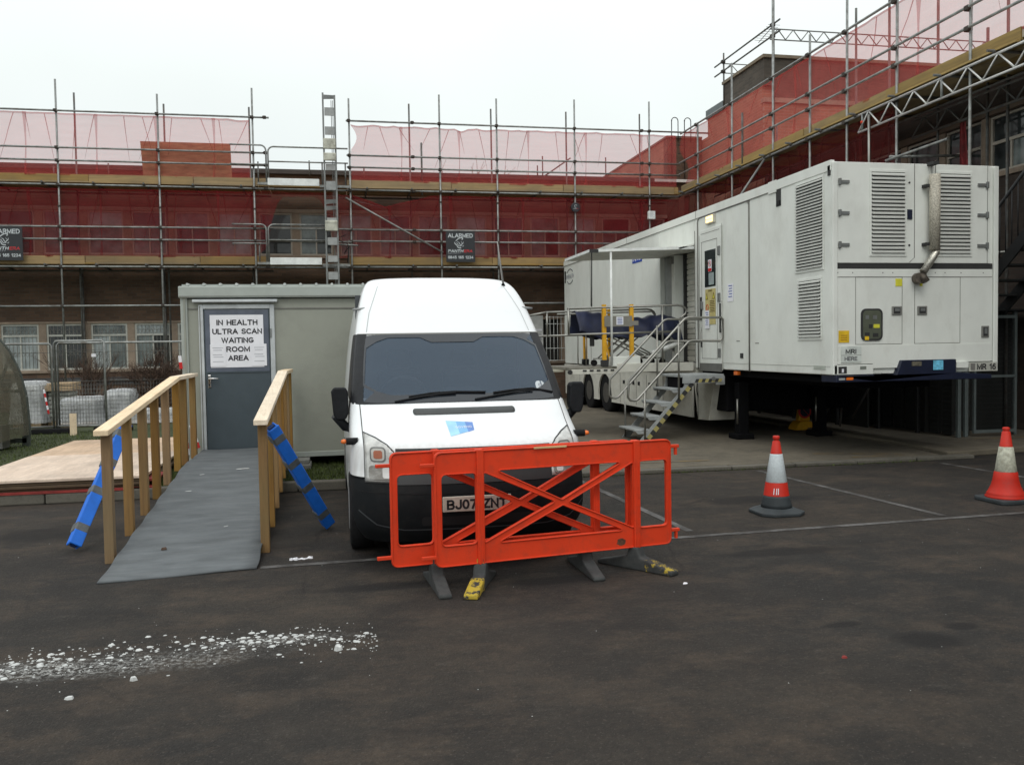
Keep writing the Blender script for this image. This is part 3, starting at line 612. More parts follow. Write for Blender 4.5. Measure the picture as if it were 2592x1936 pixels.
for root, up, inn, x0, x1 in ((scA, upA, inA, -9.6, -1.55), (scB, upB, inB, .42, 9.55)):
    for x, z in up: rail(root, (x, YS, 0), (x+.012, YS, z), 'upright_pole')
    for x, z in inn: rail(root, (x, 24.15, 0), (x, 24.15, z), 'upright_pole', GALVD)
    for z, e in ((7.54, .06), (6.655, 0), (6.345, 0), (5.76, .15), (4.76, 0), (4.45, 0), (3.785, .1), (2.83, 1.4)):
        xe = x1+e if root is scA else x1; xs = x0
        if root is scB and z == 7.54: xe = 10.4
        rail(root, (xs, YS-.05, z+.01*math.sin(z*9)), (xe, YS-.05, z-.005))
        for x, _ in up: coupler(root, (x, YS-.03, z))
        xj = x0+1.7
        while xj < x1: coupler(root, (xj, YS-.05, z)); xj += 6.3
    for z in (5.76, 3.785):
        rail(root, (x0, 24.1, z), (x1, 24.1, z), 'horizontal_rail', GALVD)
        x = x0+.5
        while x < x1:
            rail(root, (x, YS-.17, z+.05), (x, 24.3, z+.05), 'transom', GALVD, .022); coupler(root, (x, YS-.06, z+.03), .035); x += 1.15
        # deck boards
        x = x0
        while x < x1-.1:
            L = min(3.9, x1-x)
            for j in range(5): MB().box(x+.01, x+L-.01, YS+.03+j*.232, YS+.03+j*.232+.222, z+.075, z+.112).build('deck_board', TIM, root)
            x += L
    for z0 in (5.83, 3.855):
        x = x0 - (.9 if z0 > 5 else .1); k = 0
        while x < x1-.05:
            L = min(random.uniform(2.3, 3.9), x1-x-.02); x_ = x+L
            if x_ > x0: MB().box(max(x, x0), x_-.012, YS-.02+.012*(k % 2)+.045, YS+.02+.012*(k % 2)+.045, z0, z0+.205).build('toe_board', TIM, root, .004)
            x = x_; k += 1
    for x, _ in up:   # tape and joints on the poles
        coupler(root, (x, YS, 5.25 if root is scA else 5.5), .032)
rail(scB, (2.36, YS+.05, 5.68), (2.36, YS+.05, 7.05), 'upright_pole', GALVD)
rail(scB, (.37, YS-.1, 5.56), (2.86, YS-.1, 4.17), 'diagonal_brace'); rail(scB, (.2, YS+.3, 5.64), (1.4, YS+.6, 5.42), 'diagonal_brace')
for x, z0, z1 in ((-.55, 6.35, 6.75), (.9, 6.35, 6.62), (-6.9, 6.1, 6.45), (-5.6, 6.2, 6.55)): rail(scB if x > -1 else scA, (x, 24.2, z0), (x, 24.2, z1), 'upright_pole', GALVD, .02)
# far rails and fallen pole seen through the netting above the roof
for a, b in (((6.35, 26, 6.5), (6.35, 26, 7.45)), ((8.2, 25.5, 6.5), (8.2, 25.5, 7.35)), ((7.2, 25.5, 6.5), (7.2, 25.5, 6.85)), ((6.1, 24.8, 6.6), (6.9, 24.8, 7.15)), ((5.95, 25, 6.5), (5.95, 25, 6.95))): rail(scB, a, b, 'upright_pole', GALVD, .02)
# loading bay gates between the two runs
def gate(root, x0, x1, zt, zm, zb, yy, rr=.13, left=True, right=False, mat=GALV):
    pts = [(x0, yy, zb), (x0, yy, zt-rr)]+[(x0+rr-rr*math.cos(R(a)), yy, zt-rr+rr*math.sin(R(a))) for a in (22, 45, 67)]+[(x0+rr, yy, zt), (x1, yy, zt)] if left else \
          [(x1, yy, zb), (x1, yy, zt-rr)]+[(x1-rr+rr*math.cos(R(a)), yy, zt-rr+rr*math.sin(R(a))) for a in (22, 45, 67)]+[(x1-rr, yy, zt), (x0, yy, zt)]
    MB().path(pts, .021).build('gate_frame', mat, root); rail(root, (x0, yy, zm), (x1, yy, zm), 'gate_rail', mat, .019)
g = thing('loading_gate', 'upper steel loading gates with a white kick board between the scaffold runs', 'gate', (-.9, YS, 5.8), 'loading gates by the hoist')
gate(g, -2.45, -1.58, 6.83, 6.35, 5.88, YS-.12, left=False); gate(g, -1.53, .45, 6.8, 6.43, 5.88, YS-.12); 
for x in (-1.78, -.2, .38): rail(g, (x, YS-.1, 5.85), (x, YS-.1, 6.42), 'gate_rail', GALVD, .018)
MB().box(-1.8, -1.5, YS-.16, YS-.1, 5.84, 5.9).build('foot_bracket', GALV, g); MB().box(-.27, .5, YS-.16, YS-.1, 5.8, 5.86).build('foot_bracket', GALV, g)
MB().box(-1.55, -.28, YS-.2, YS-.17, 5.82, 6.0).build('kick_board', WHT, g, .01)
g = thing('loading_gate', 'lower steel loading gates with a white kick board above the cabin roof', 'gate', (-.9, YS, 3.8), 'loading gates by the hoist')
gate(g, -2.45, -1.62, 4.85, 4.37, 3.88, YS-.12, left=False); gate(g, -1.57, -.1, 4.85, 4.46, 3.88, YS-.12)
rail(g, (.18, YS-.12, 4.36), (.66, YS-.12, 4.34), 'gate_rail', GALV, .02)
for x in (-1.8, .42): rail(g, (x, YS-.1, 3.8), (x, YS-.1, 4.4), 'gate_rail', GALVD, .018)
rail(g, (-1.6, YS-.06, 4.76), (.5, YS-.06, 4.76), 'gate_rail'); rail(g, (-1.6, YS-.06, 4.45), (.5, YS-.06, 4.43), 'gate_rail')
MB().box(-1.85, -1.5, YS-.16, YS-.1, 3.84, 3.9).build('foot_bracket', GALV, g); MB().box(-.25, .45, YS-.16, YS-.1, 3.8, 3.86).build('foot_bracket', GALV, g)
MB().box(-1.54, -.26, YS-.2, YS-.17, 3.83, 4.01).build('kick_board', WHT, g, .01)
# decks behind the gates
for z in (5.83, 3.85):
    for j in range(5): MB().box(-1.53, .4, YS+.03+j*.232, YS+.252+j*.232, z, z+.037).build('deck_board', TIM, scA)
    rail(scA, (-1.6, YS, z-.07), (.5, YS, z-.07), 'horizontal_rail')
# hoist mast
g = thing('hoist_mast', 'tall aluminium hoist mast with stepped plates rising above the roof', 'hoist', (0, YS-.35, 0))
YH = YS-.35
for x, z in ((-.14, 8.13), (.15, 8.08)): MB().box(x-.025, x+.02, YH-.02, YH+.03, 0, z).build('mast_stile', ALU, g, .004)
for x in (.06, .1): MB().box(x-.008, x+.008, YH+.2, YH+.22, 0, 8.0).build('mast_stile', ALU, g)
for y0, y1, k in ((310, 375, 0), (455, 520, 0), (740, 790, 0), (870, 940, 0), (1150, 1200, 0), (1300, 1360, 0), (1440, 1490, 0), (1565, 1625, 0), (215, 235, 1), (1012, 1032, 1), (1060, 1080, 1)):
    z1 = 8.13-(y0-200)*.00329; z0 = 8.13-(y1-200)*.00329
    if k: MB().add([(-.12, YH-.01, z1), (.13, YH+.12, z1+.03), (.13, YH+.12, z0), (-.12, YH-.01, z0-.05)], [(0, 1, 2, 3)]).build('stay_plate', ALU, g)
    else:
        MB().add([(-.11, YH+.0, z1), (.13, YH+.0, z1), (.13, YH-.05, z0), (-.11, YH-.05, z0), (-.11, YH+.03, z1), (.13, YH+.03, z1), (.13, YH-.02, z0), (-.11, YH-.02, z0)],
                 [(0, 1, 2, 3), (4, 7, 6, 5), (0, 4, 5, 1), (2, 6, 7, 3), (1, 5, 6, 2), (0, 3, 7, 4)]).build('step_plate', ALU, g)
for z, h in ((6.72, .26), (6.42, .2), (4.66, .22), (4.83, .1)): MB().box(-.16, .15, YH-.1, YH-.05, z, z+h).build('pulley_housing', M('dirty_white_metal', (.5, .5, .42), .6, var=.2, dirt=(.2, .18, .14), ds=7, damt=.8), g, .02)
MB().path([(.35, YS-.15, 4.6), (.1, YS-.2, 4.5), (.4, YS-.2, 4.35), (.3, YS-.2, 4.1), (.42, YS-.2, 4.3), (.38, YS-.2, 3.9)], .01, 5).build('cable', RUB, g)
# plywood sheet stood behind the netting
o = MB().prism([(-4.60, 6.9), (-2.46, 6.9), (-2.44, 6.0), (-4.55, 6.0)], 1, YS+.14, YS+.16).build('plywood_sheet', M('site_plywood', (.42, .3, .16), .8, var=.25, vs=3, scale=(1, 1, 5), dirt=(.18, .1, .06), ds=2.2, damt=.5)); tag(o, 'plywood sheet stood on the upper deck behind the pink netting', 'board')

# ---- right wing scaffold
scC = thing('scaffold', 'right run of tube scaffold along the side wing above the trailer', 'scaffold', (9.55, 14, 0), 'scaffold runs on the building')
XS = 9.55
upC = [(21.78, 7.5), (19.76, 8.4), (17.75, 9.5), (16.24, 7.85), (14.94, 8.4), (13.46, 8.6), (11.7, 8.6), (9.6, 8.4), (7.5, 8.4)]
for y, z in upC:
    rail(scC, (XS, y, 0 if not 13.6 < y < 14 else 5), (XS-.01, y-.04, z), 'upright_pole')
for y, z in ((16.24, 8.45), (15.15, 8.5), (13.77, 8.5), (12.13, 7.05), (12.57, 6.75), (18.0, 6.4), (19.5, 6.9), (21.3, 7.67), (10.2, 8.3), (8, 8.3)): rail(scC, (10.6, y, 0), (10.6, y, z), 'upright_pole', GALVD)
rail(scC, (XS, 19.2, 5.78), (XS, 19.2, 7.08), 'upright_pole', GALVD)
for z, y1 in ((7.45, 22.8), (6.67, 22.9), (6.36, 22.9), (5.775, 22.95), (4.76, 22.9), (4.45, 22.9), (3.785, 22.9)):
    if z < 5: 
        rail(scC, (XS-.05, 15.2, z), (XS-.05, y1, z)); continue
    rail(scC, (XS-.05, 4, z+.02), (XS-.05, y1, z))
    for y, zt in upC:
        if zt > z: coupler(scC, (XS-.03, y, z), .05)
rail(scC, (10.55, 4, 5.775), (10.55, 22.9, 5.775), 'horizontal_rail', GALVD)
y = 4.2
while y < 22.9:
    rail(scC, (XS-.2, y, 5.83), (10.75, y, 5.83), 'transom', GALVD, .022); coupler(scC, (XS-.06, y, 5.8), .035); y += 1.15
y = 4.
while y < 22.8:
    L = min(3.9, 22.9-y)
    for j in range(5): MB().box(XS+.04+j*.228, XS+.262+j*.228, y+.01, y+L-.01, 5.86, 5.9).build('deck_board', TIMY, scC)
    y += L
y = 10.7; k = 0
while y < 22.9:
    L = min(random.uniform(2, 3.6), 22.92-y); MB().box(XS-.0+.012*(k % 2), XS+.04+.012*(k % 2), y, y+L-.012, 5.83, 6.045).build('toe_board', TIMY, scC, .004); y += L; k += 1
MB().box(XS+.04, 10.6, 10.66, 10.7, 5.83, 6.045).build('toe_board', TIM, scC, .004)
for z in (5.85,): MB().box(XS-.08, XS+.02, 10.7, 22.9, z-.02, z+.01).build('under_board', TIMY, scC)
rail(scC, (XS-.12, 14.04, 4.0), (XS-.12, 14.06, 5.69), 'upright_pole', STAIN)
rail(scC, (XS-.1, 17.95, 5.72), (XS-1.0, 17.5, 4.7), 'diagonal_brace', ALU); rail(scC, (XS-.1, 13.5, 4.83), (10.9, 13.3, 4.85), 'diagonal_brace', GALV)
rail(scC, (XS-.1, 13.6, 4.78), (XS+.1, 12.3, 4.86), 'diagonal_brace', GALV)
g = thing('lattice_beam', 'near aluminium lattice beam under the deck of the right scaffold', 'lattice beam', (XS, 12, 5.4), 'lattice beams under the right deck')
truss(g, (XS-.09, 14.42, 5.46), (XS-.09, 6.5, 5.46), .31, .62, .021, M('bright_aluminium', (.6, .6, .58), .35, .7, var=.1))
MB().tube((XS-.09, 14.3, 5.46), (XS-.09, 14.3, 5.77), .022).build('end_post', ALU, g); MB().tube((XS-.1, 14.3, 5.6), (XS-.1, 14.3, 5.64), .026).build('orange_band', ORG, g)
MB().tube((XS-.09, 12.2, 5.46), (XS-.09, 12.2, 5.77), .022).build('end_post', ALU, g)
g = thing('lattice_beam', 'dim far lattice beam on the wall side of the right scaffold deck', 'lattice beam', (10.5, 12, 5.4), 'lattice beams under the right deck')
truss(g, (10.48, 14.3, 5.36), (10.48, 6.5, 5.36), .31, .62, .021, GALVD)

# ------------------------------------------------------------------ red debris netting
def netting(name, label, fn, nu, nv, mat, holes=None):
    m = MB(); vs = []; keep = {}
    for i in range(nu+1):
        for j in range(nv+1): vs.append(fn(i/nu, j/nv))
    fs = []
    for i in range(nu):
        for j in range(nv):
            a, b, c, d = i*(nv+1)+j, (i+1)*(nv+1)+j, (i+1)*(nv+1)+j+1, i*(nv+1)+j+1
            p = [vs[q] for q in (a, b, c, d)]
            if holes and holes(sum(q[0] for q in p)/4, sum(q[1] for q in p)/4, sum(q[2] for q in p)/4): continue
            fs.append((a, b, c, d))
    m.add(vs, fs, True); o = m.build(name, mat); tag(o, label, 'netting', 'sheets of red debris netting')
    if nu > 60:
        side = abs(fn(0, 0)[0]-fn(1, 0)[0]) < 1; dx, dy = (-.012, 0) if side else (0, -.012); k = nu*nv
        us = [.14, .31, .52, .7, .88]
        for u in us:   # lapped joints between the rolls, slightly askew
            w = .5/ nu*1.0+.004; q = MB(); col = []
            for j in range(nv+1):
                v = j/nv; a = fn(min(1, u+.006*math.sin(v*3)), v); b2 = fn(min(1, u+w+.004*v), v); col += [(a[0]+dx, a[1]+dy, a[2]), (b2[0]+dx, b2[1]+dy, b2[2])]
            q.add(col, [(2*j, 2*j+1, 2*j+3, 2*j+2) for j in range(nv)], True); q.build('lapped_joint', mat, o)
        for v0, v1 in ((0, .03), (.965, .995)):
            q = MB(); col = []
            for i in range(nu+1):
                a = fn(i/nu, v0); b2 = fn(i/nu, v1); col += [(a[0]+dx, a[1]+dy, a[2]), (b2[0]+dx, b2[1]+dy, b2[2])]
            q.add(col, [(2*i, 2*i+1, 2*i+3, 2*i+2) for i in range(nu)], True); q.build('hem', mat, o)
        # drag creases running from the ties
        for i in range(16):
            u = (i*.618+.05) % 1; q = MB(); a0 = u; du = (.03 if i % 2 else -.035)*(.4+(i % 3)*.5); pts = []
            for s_ in range(7):
                t_ = s_/6; uu = min(1, max(0, a0+du*t_)); P_ = fn(uu, .97-.8*t_*(.5+.5*((i*7) % 5)/4)); pts.append((P_[0]+dx*1.3, P_[1]+dy*1.3, P_[2]))
            q.path(pts, [.011*(1-j/8) for j in range(7)], 4); q.build('crease', mat, o)
    return o
def wob(a, b, s=.02): return s*(math.sin(a*7.3+b*3)+math.sin(a*17+b*9)*.5+math.sin(a*2.1-b*5)*.8)
def interp(t, pts):
    for (a, va), (b, vb) in zip(pts, pts[1:]):
        if t <= b: return va+(vb-va)*max(0, (t-a)/(b-a))
    return pts[-1][1]
# top left
def f(u, v):
    x = -9.6+u*(7.62); zb = 6.0+interp(x, [(-9.6, 0), (-3.0, 0), (-2.2, -.18), (-1.95, -.16)]); zt = 7.51-.035*max(0, math.sin((x+2.5)*5))*(x > -2.6)
    return (x, YS+.06+wob(x, v)*.6, zb+(zt-zb)*v)
netting('debris_netting', 'pale red netting across the top left scaffold run in front of the plywood sheet', f, 120, 14, NET)
def f(u, v):
    x = -9.6+u*7.68; zt = 5.7; zb = 4.03
    return (x, YS+.08+wob(x+3, v, .03), zb+(zt-zb)*v)
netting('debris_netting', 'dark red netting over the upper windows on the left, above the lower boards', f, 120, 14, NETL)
# gap piece: arch shaped opening beside the mast
def f(u, v):
    x = -1.92+u*2.05; zb = interp(x, [(-1.92, 4.03), (-1.62, 4.3), (-1.5, 4.95), (-1.35, 5.4), (-1.2, 5.58), (-.45, 5.6), (-.25, 5.5), (-.12, 5.2), (0, 4.6), (.13, 4.05)]); zt = 5.72
    return (x, YS+.1+wob(x, v), zb+(zt-zb)*v)
netting('debris_netting', 'red netting cut away in an arch around the window beside the hoist mast', f, 40, 10, NETL)
def scal(x):
    k = (x % .55)/.55; d = .015+.028*(1-abs(2*k-1)**2)*(.4+.6*abs(math.sin(x*2.7))); return d+(.06 if 3.25 < x < 3.6 else 0)*math.sin((x-3.25)/.35*3.14)
def f(u, v):
    x = .53+u*8.95; zt = 7.49-scal(x)*(1.2 if x < 5 else .7); zb = 6.0-interp(x, [(0, 0), (8.7, 0), (9.48, .2)])
    if v > .55 and x < .9: x += (.16*math.sin((v-.55)*7))*(1-(x-.53)/.37)
    return (x, YS+.06+wob(x, v), zb+(zt-zb)*v)
netting('debris_netting', 'pale red netting with a ragged scalloped top edge right of the hoist mast', f, 200, 16, NET)
def f(u, v):
    x = .12+u*9.4; zt = interp(x, [(.1, 5.66), (.55, 5.66), (1.39, 5.38), (2.6, 5.68), (10, 5.7)]); zb = 4.03
    return (x, YS+.08+wob(x+1, v, .03), zb+(zt-zb)*v)
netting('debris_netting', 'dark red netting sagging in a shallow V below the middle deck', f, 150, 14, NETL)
# right wing
def f(u, v):
    y = 22.75-u*18.7; zt = 7.44; zb = 6.0
    x = XS+.035+wob(y, v, .008)*1.+(.09*math.sin(y*14)*v*(1-v) if y < 15 else 0)
    if y > 21.9: y -= .35*math.sin(v*6.0)*(y-21.9)
    return (x, y, zb+(zt-zb)*v)
netting('debris_netting', 'orange red netting along the top of the right scaffold, above its boards', f, 220, 16, NETR)
def f(u, v):
    x = 9.48+u*.12; return (x+.0, 22.98-u*.5, 5.2+(5.75-5.2)*v+(-.35 if v == 0 and u > .4 else 0))
netting('debris_netting', 'torn pointed flap of red netting hanging at the inner corner', f, 6, 6, NETL)
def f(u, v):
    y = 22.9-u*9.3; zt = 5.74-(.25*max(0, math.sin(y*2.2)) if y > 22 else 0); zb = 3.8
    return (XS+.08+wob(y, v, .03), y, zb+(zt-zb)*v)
netting('debris_netting', 'shade darkened red netting below the right hand deck, behind the trailer roof', f, 110, 14, m_net('shaded_red_netting', .45, (.2, .03, .03)))  # net colour darkened for the shade under the deck
def f(u, v):
    y = 13.15-u*.16; return (10.55+.03*math.sin(u*12), y-.12*(1-v)*u, 4.0+1.35*v)
netting('debris_netting', 'bunched strip of red netting hanging by the right wing windows', f, 16, 8, M('bunched_netting', (.16, .014, .016), .8, var=.4, vs=9))

# ------------------------------------------------------------------ signs and boxes on the scaffold
def alarm_sign(x0, label):
    g = thing('alarm_sign', label, 'sign', (x0+.385, YS-.12, 4.3), 'alarm signs on the scaffold'); y = YS-.13
    MB().box(x0, x0+.77, y, y+.012, 3.92, 4.72).build('sign_plate', SIGNB, g, .004)
    lettering('ALARMED', x0+.385, 4.615, .66, .11, 'Y', y, SIGNW, g, bold=-.004)
    lettering('PANTH', x0+.25, 4.21, .4, .075, 'Y', y, SIGNW, g, shear=.35, bold=.01); lettering('ERA', x0+.585, 4.21, .23, .075, 'Y', y, SIGNR, g, shear=.35, bold=.01)
    lettering('SECURITY', x0+.22, 4.145, .34, .03, 'Y', y, INKG, g, spacing=1.4)
    lettering('0845 165 1234', x0+.385, 4.045, .67, .075, 'Y', y, SIGNW, g)
    def rib(pts, w):
        m = MB(); n = len(pts)
        for i in range(n-1):
            (a, b), (c, d) = pts[i], pts[i+1]; dx, dz = c-a, d-b; l = math.hypot(dx, dz) or 1; px, pz = -dz/l*w, dx/l*w
            wa = w if 0 < i else w*.3
            m.add([(x0+a-px*wa/w, y-.001, b-pz*wa/w), (x0+c-px, y-.001, d-pz), (x0+c+px, y-.001, d+pz), (x0+a+px*wa/w, y-.001, b+pz*wa/w)], [(0, 1, 2, 3)])
        return m
    big = MB()
    for pts, w in (([(.25, 4.46), (.3, 4.51), (.36, 4.55), (.43, 4.56), (.45, 4.53), (.42, 4.51)], .011), ([(.22, 4.45), (.24, 4.4), (.29, 4.36), (.31, 4.31), (.36, 4.285), (.4, 4.29)], .01),
                   ([(.26, 4.43), (.31, 4.4), (.33, 4.35), (.37, 4.33)], .007), ([(.29, 4.46), (.35, 4.43), (.37, 4.38), (.4, 4.34)], .007), ([(.46, 4.46), (.45, 4.41), (.41, 4.38), (.38, 4.33)], .008),
                   ([(.4, 4.47), (.42, 4.42)], .006), ([(.4, 4.35), (.45, 4.33), (.47, 4.36)], .005)):
        r = rib(pts, w); big.add(r.v, r.f)
    big.build('cat_emblem', SIGNW, g)
alarm_sign(2.94, 'black ALARMED sign with a white cat emblem above the white van')
alarm_sign(-8.04, 'black ALARMED sign cut off by the left edge of the view')
g = thing('alarm_siren', 'round black alarm siren clamped on a scaffold pole', 'alarm', (6.5, YS-.1, 5.41))
MB().disc((6.5, YS-.04, 5.41), (0, -1, 0), .13, .07, 24).build('siren_case', M('siren_black', (.012, .013, .018), .4), g, .012)
lettering('PANTH', 6.475, 5.375, .09, .02, 'Y', YS-.112, SIGNW, g, shear=.3); lettering('ERA', 6.55, 5.375, .05, .02, 'Y', YS-.112, SIGNR, g, shear=.3)
MB().path(arc((6.5, 5.44), .035, 20, 290, 8, k=YS-.113), .006, 4).build('emblem', SIGNW, g)
g = thing('detector_box', 'small white box on the scaffold pole above the trailer roof', 'box', (8.67, YS-.1, 5.2))
MB().box(8.57, 8.77, YS-.14, YS-.04, 5.12, 5.34).build('box_case', WHT, g, .01);
for i in range(5): MB().box(8.6, 8.74-.03*(i%2), YS-.142, YS-.1405, 5.17+i*.032, 5.178+i*.032).build('print_line', INKG, g)

FAR = [o for o in (FAR_END | (set(bpy.data.objects)-BEFORE)) if not o.parent]
# ------------------------------------------------------------------ cabin
YC = 12.0
g = thing('site_cabin', 'grey green portable cabin with a dark door used as a waiting room', 'cabin', (.3, 13, .2))
MB().box(-1.9, 2.3, YC, 14.4, .24, 2.36).build('cabin_wall', GREEN, g, .01)
MB().box(-1.955, -1.87, YC-.035, YC+.06, .2, 2.38).build('corner_post', GREENL, g, .008)
MB().box(-1.915, -1.895, YC-.05, YC-.035, .3, 2.38).build('post_rib', GREEN, g)
MB().box(-1.88, 2.3, YC-.02, YC-.001, .23, .3).build('base_rail', GREENL, g, .006)
MB().box(-1.97, 2.36, YC-.08, 14.46, 2.37, 2.52).build('roof_rim', GREENL, g, .012)
MB().box(-1.87, 2.3, YC-.012, YC-.001, 2.22, 2.235).build('panel_seam', SEAML, g); MB().box(-1.97, 2.36, YC-.084, YC-.08, 2.385, 2.392).build('panel_seam', SEAML, g)
MB().box(-1.93, 2.3, YC-.03, 14.4, 2.52, 2.545).build('roof_sheet', GREENL, g)
cap = MB().lathe([(.0, .0), (.03, 0), (.028, .016), (.012, .025), (0, .026)], (0, 0, 0), 10)
for i in range(21):
    x = -1.86+.205*i; m = MB(); m.path([(x, YC-.05, 2.545), (x, 14.4, 2.545)], .018, 8); m.build('roof_corrugation', M('roof_white', (.5, .52, .5), .5), g)
df = MB(); df.box(-1.735, -1.675, YC-.04, YC-.002, .31, 2.28); df.box(-.835, -.775, YC-.04, YC-.002, .31, 2.28); df.box(-1.675, -.835, YC-.04, YC-.002, 2.225, 2.28); df.box(-1.675, -.835, YC-.05, YC-.002, .31, .36)
fr = df.build('door_frame', FRAMEW, g, .006)
MB().box(-1.72, -1.71, YC-.044, YC-.04, .36, 2.26).build('frame_groove', SEAML, fr)
MB().box(-1.8, -.73, YC-.1, YC-.002, 2.31, 2.345).build('rain_strip', FRAMEW, g, .006)
d = MB().box(-1.67, -.84, YC-.025, YC-.004, .362, 2.222).build('door', DOORG, g, .004)
MB().box(-1.655, -.855, YC-.031, YC-.026, 1.4, 2.21).build('door_film', DOORL, d, .003)
MB().box(-1.66, -.85, YC-.036, YC-.03, 1.385, 1.4).build('film_edge', DOORG, d)
for z in (.75, 1.9): MB().box(-.835, -.815, YC-.055, YC-.04, z-.06, z+.06).build('hinge', ALU, d)
MB().box(-1.64, -1.6, YC-.04, YC-.026, 1.19, 1.36).build('handle_plate', CHROME, d, .01); MB().path([(-1.62, YC-.035, 1.315), (-1.62, YC-.085, 1.315), (-1.5, YC-.085, 1.31)], .011).build('handle', CHROME, d)
MB().disc((-1.62, YC-.04, 1.23), (0, -1, 0), .012, .006, 10).build('lock', INK, d)
sg = thing('door_notice', 'large white IN HEALTH ULTRA SCAN WAITING ROOM AREA notice on the cabin door', 'notice', (-1.25, YC-.035, 1.8))
MB().box(-1.595, -.92, YC-.036, YC-.0335, 1.455, 2.145).build('sheet', PAPER, sg)
for i, (t, w) in enumerate((('IN HEALTH', .52), ('ULTRA SCAN', .63), ('WAITING', .41), ('ROOM', .3), ('AREA', .26))):
    lettering(t, -1.252+(.0 if i < 3 else .005), 2.045-.117*i, w, .072, 'Y', YC-.0365, INK, sg, bold=.018)
for x0, x1, l in ((-1.6, -1.405, 'left of the two small typed sheets taped on the waiting room notice'), (-1.075, -.885, 'right of the two small typed sheets taped on the waiting room notice')):
    q = thing('typed_sheet', l, 'notice', ((x0+x1)/2, YC-.04, 1.6), 'typed sheets on the cabin door'); MB().box(x0, x1, YC-.041, YC-.039, 1.47, 1.76).build('sheet', PAPER, q)
    for k in range(7):
        if k in (2, 5): continue
        MB().box(x0+.03+.01*(k % 3), x1-.03-.015*(k % 2), YC-.0425, YC-.0412, 1.71-k*.03, 1.716-k*.03).build('print_line', INKG, q)
# supports beneath
g = thing('concrete_pads', 'stepped grey concrete pads supporting the cabin beside the ramp', 'block', (-.5, 11.9, .1))
MB().box(-.72, -.34, 11.62, 12.1, .1, .17).build('pad', BLOCK, g, .01); MB().box(-.7, -.36, 11.7, 12.1, .172, .225).build('pad', BLOCK, g, .01); MB().box(-.8, -.3, 11.55, 12.2, .0, .099).build('pad', BLOCK, g, .01)
for x in (-1.85, 1.6): MB().box(x, x+.3, 12.1, 12.4, .1, .24).build('pad', BLOCK, g, .01)

# ramp
g = thing('ramp', 'grey felt covered ramp leading up to the cabin door', 'ramp', (-1.2, 9, 0))
xl = lambda y: -1.70 if y < 7.2 else -1.70; prof = [(6.70, .0), (7.2, .055), (10.45, .37), (11.95, .37)]
def rz(y): return interp(y, prof)
m = MB(); ny, nx = 60, 8; top = []
for i in range(ny+1):
    y = 6.70+(11.95-6.70)*i/ny
    for j in range(nx+1):
        u = j/nx; x0 = -1.72+.006*math.sin(y*11); yy = y+(.14*u if i == 0 else 0)+(.07*u if i == 1 else 0)
        top.append((x0+(1.1)*u, yy, rz(y)+.012+.003*math.sin(y*5+u*7)))
fs = []
for i in range(ny):
    for j in range(nx): a = i*(nx+1)+j; fs.append((a, a+1, a+nx+2, a+nx+1))
m.add(top, fs, True); o = m.build('ramp_deck', RAMPM, g); s = o.modifiers.new('s', 'SOLIDIFY'); s.thickness = .014; s.offset = -1
m = MB(); m.prism([(7.0, .0), (7.2, .03), (10.45, .35), (11.95, .35), (11.95, .24), (10.45, .23), (7.6, 0)], 0, -1.7, -1.66); m.prism([(7.0, .0), (7.2, .03), (10.45, .35), (11.95, .35), (11.95, .24), (10.45, .23), (7.6, 0)], 0, -.68, -.64)
m.build('side_joist', TIMZ, g)
for y in (8.5, 9.8, 10.45, 11.6): MB().box(-1.66, -.68, y-.03, y+.03, .0 if y < 10 else .0, rz(y)-.03).build('bearer', TIMZ, g)
for x, y, r in ((-1.08, 10.1, .08), (-1.5, 9.2, .035), (-.98, 7.9, .02), (-1.46, 9.9, .03)):
    m = MB()
    for k in range(3): crumb(m, x+k*r*.5, y+.01*k, r*.5, .004, rz(y)+.014)
    tag(m.build('plaster_smudge', PLAST), {10.1: 'pale plaster smudge near the top of the ramp', 9.2: 'small plaster fleck by the left posts halfway up the ramp', 7.9: 'tiny plaster fleck on the lower ramp', 9.9: 'small plaster fleck high on the left side of the ramp'}[y], 'rubble')
m = MB(); crumb(m, -1.38, 7.35, .028, .02, .085); tag(m.build('mud_lump', BARK), 'small dark lump of mud on the foot of the ramp', 'rubble')
# handrails
def handrail(label, x, ys, sx, topz):
    g = thing('handrail', label, 'handrail', (x, 9.5, 0), 'timber handrails of the ramp')
    for i, y in enumerate(ys):
        zt = interp(y, topz)-.03; zb = max(.0, rz(y)-.06) if i else 0
        MB().box(x-.036, x+.036, y-.04, y+.04, zb, zt).build('baluster', TIMZ, g, .004)
    ya, yb, yc = topz[0][0], topz[1][0], topz[2][0]
    for (a, za), (b, zb) in ((topz[0], topz[1]), (topz[1], topz[2])):
        MB().prism([(a, za-.032), (b, zb-.032), (b, zb+.012), (a, za+.012)], 0, x-.055, x+.055).build('rail_cap', RAILW, g, .005)
    return g
handrail('long timber handrail up the left side of the ramp', -1.79, [7.37, 8.05, 8.68, 9.25, 9.82, 10.47, 10.97, 11.65], 0, [(7.2, 1.06), (10.46, 1.38), (11.8, 1.38)])
handrail('long timber handrail up the right side of the ramp', -.6, [7.42, 8.08, 8.7, 9.3, 9.9, 10.5, 11.0, 11.68], 0, [(7.24, 1.1), (10.46, 1.42), (11.8, 1.41)])
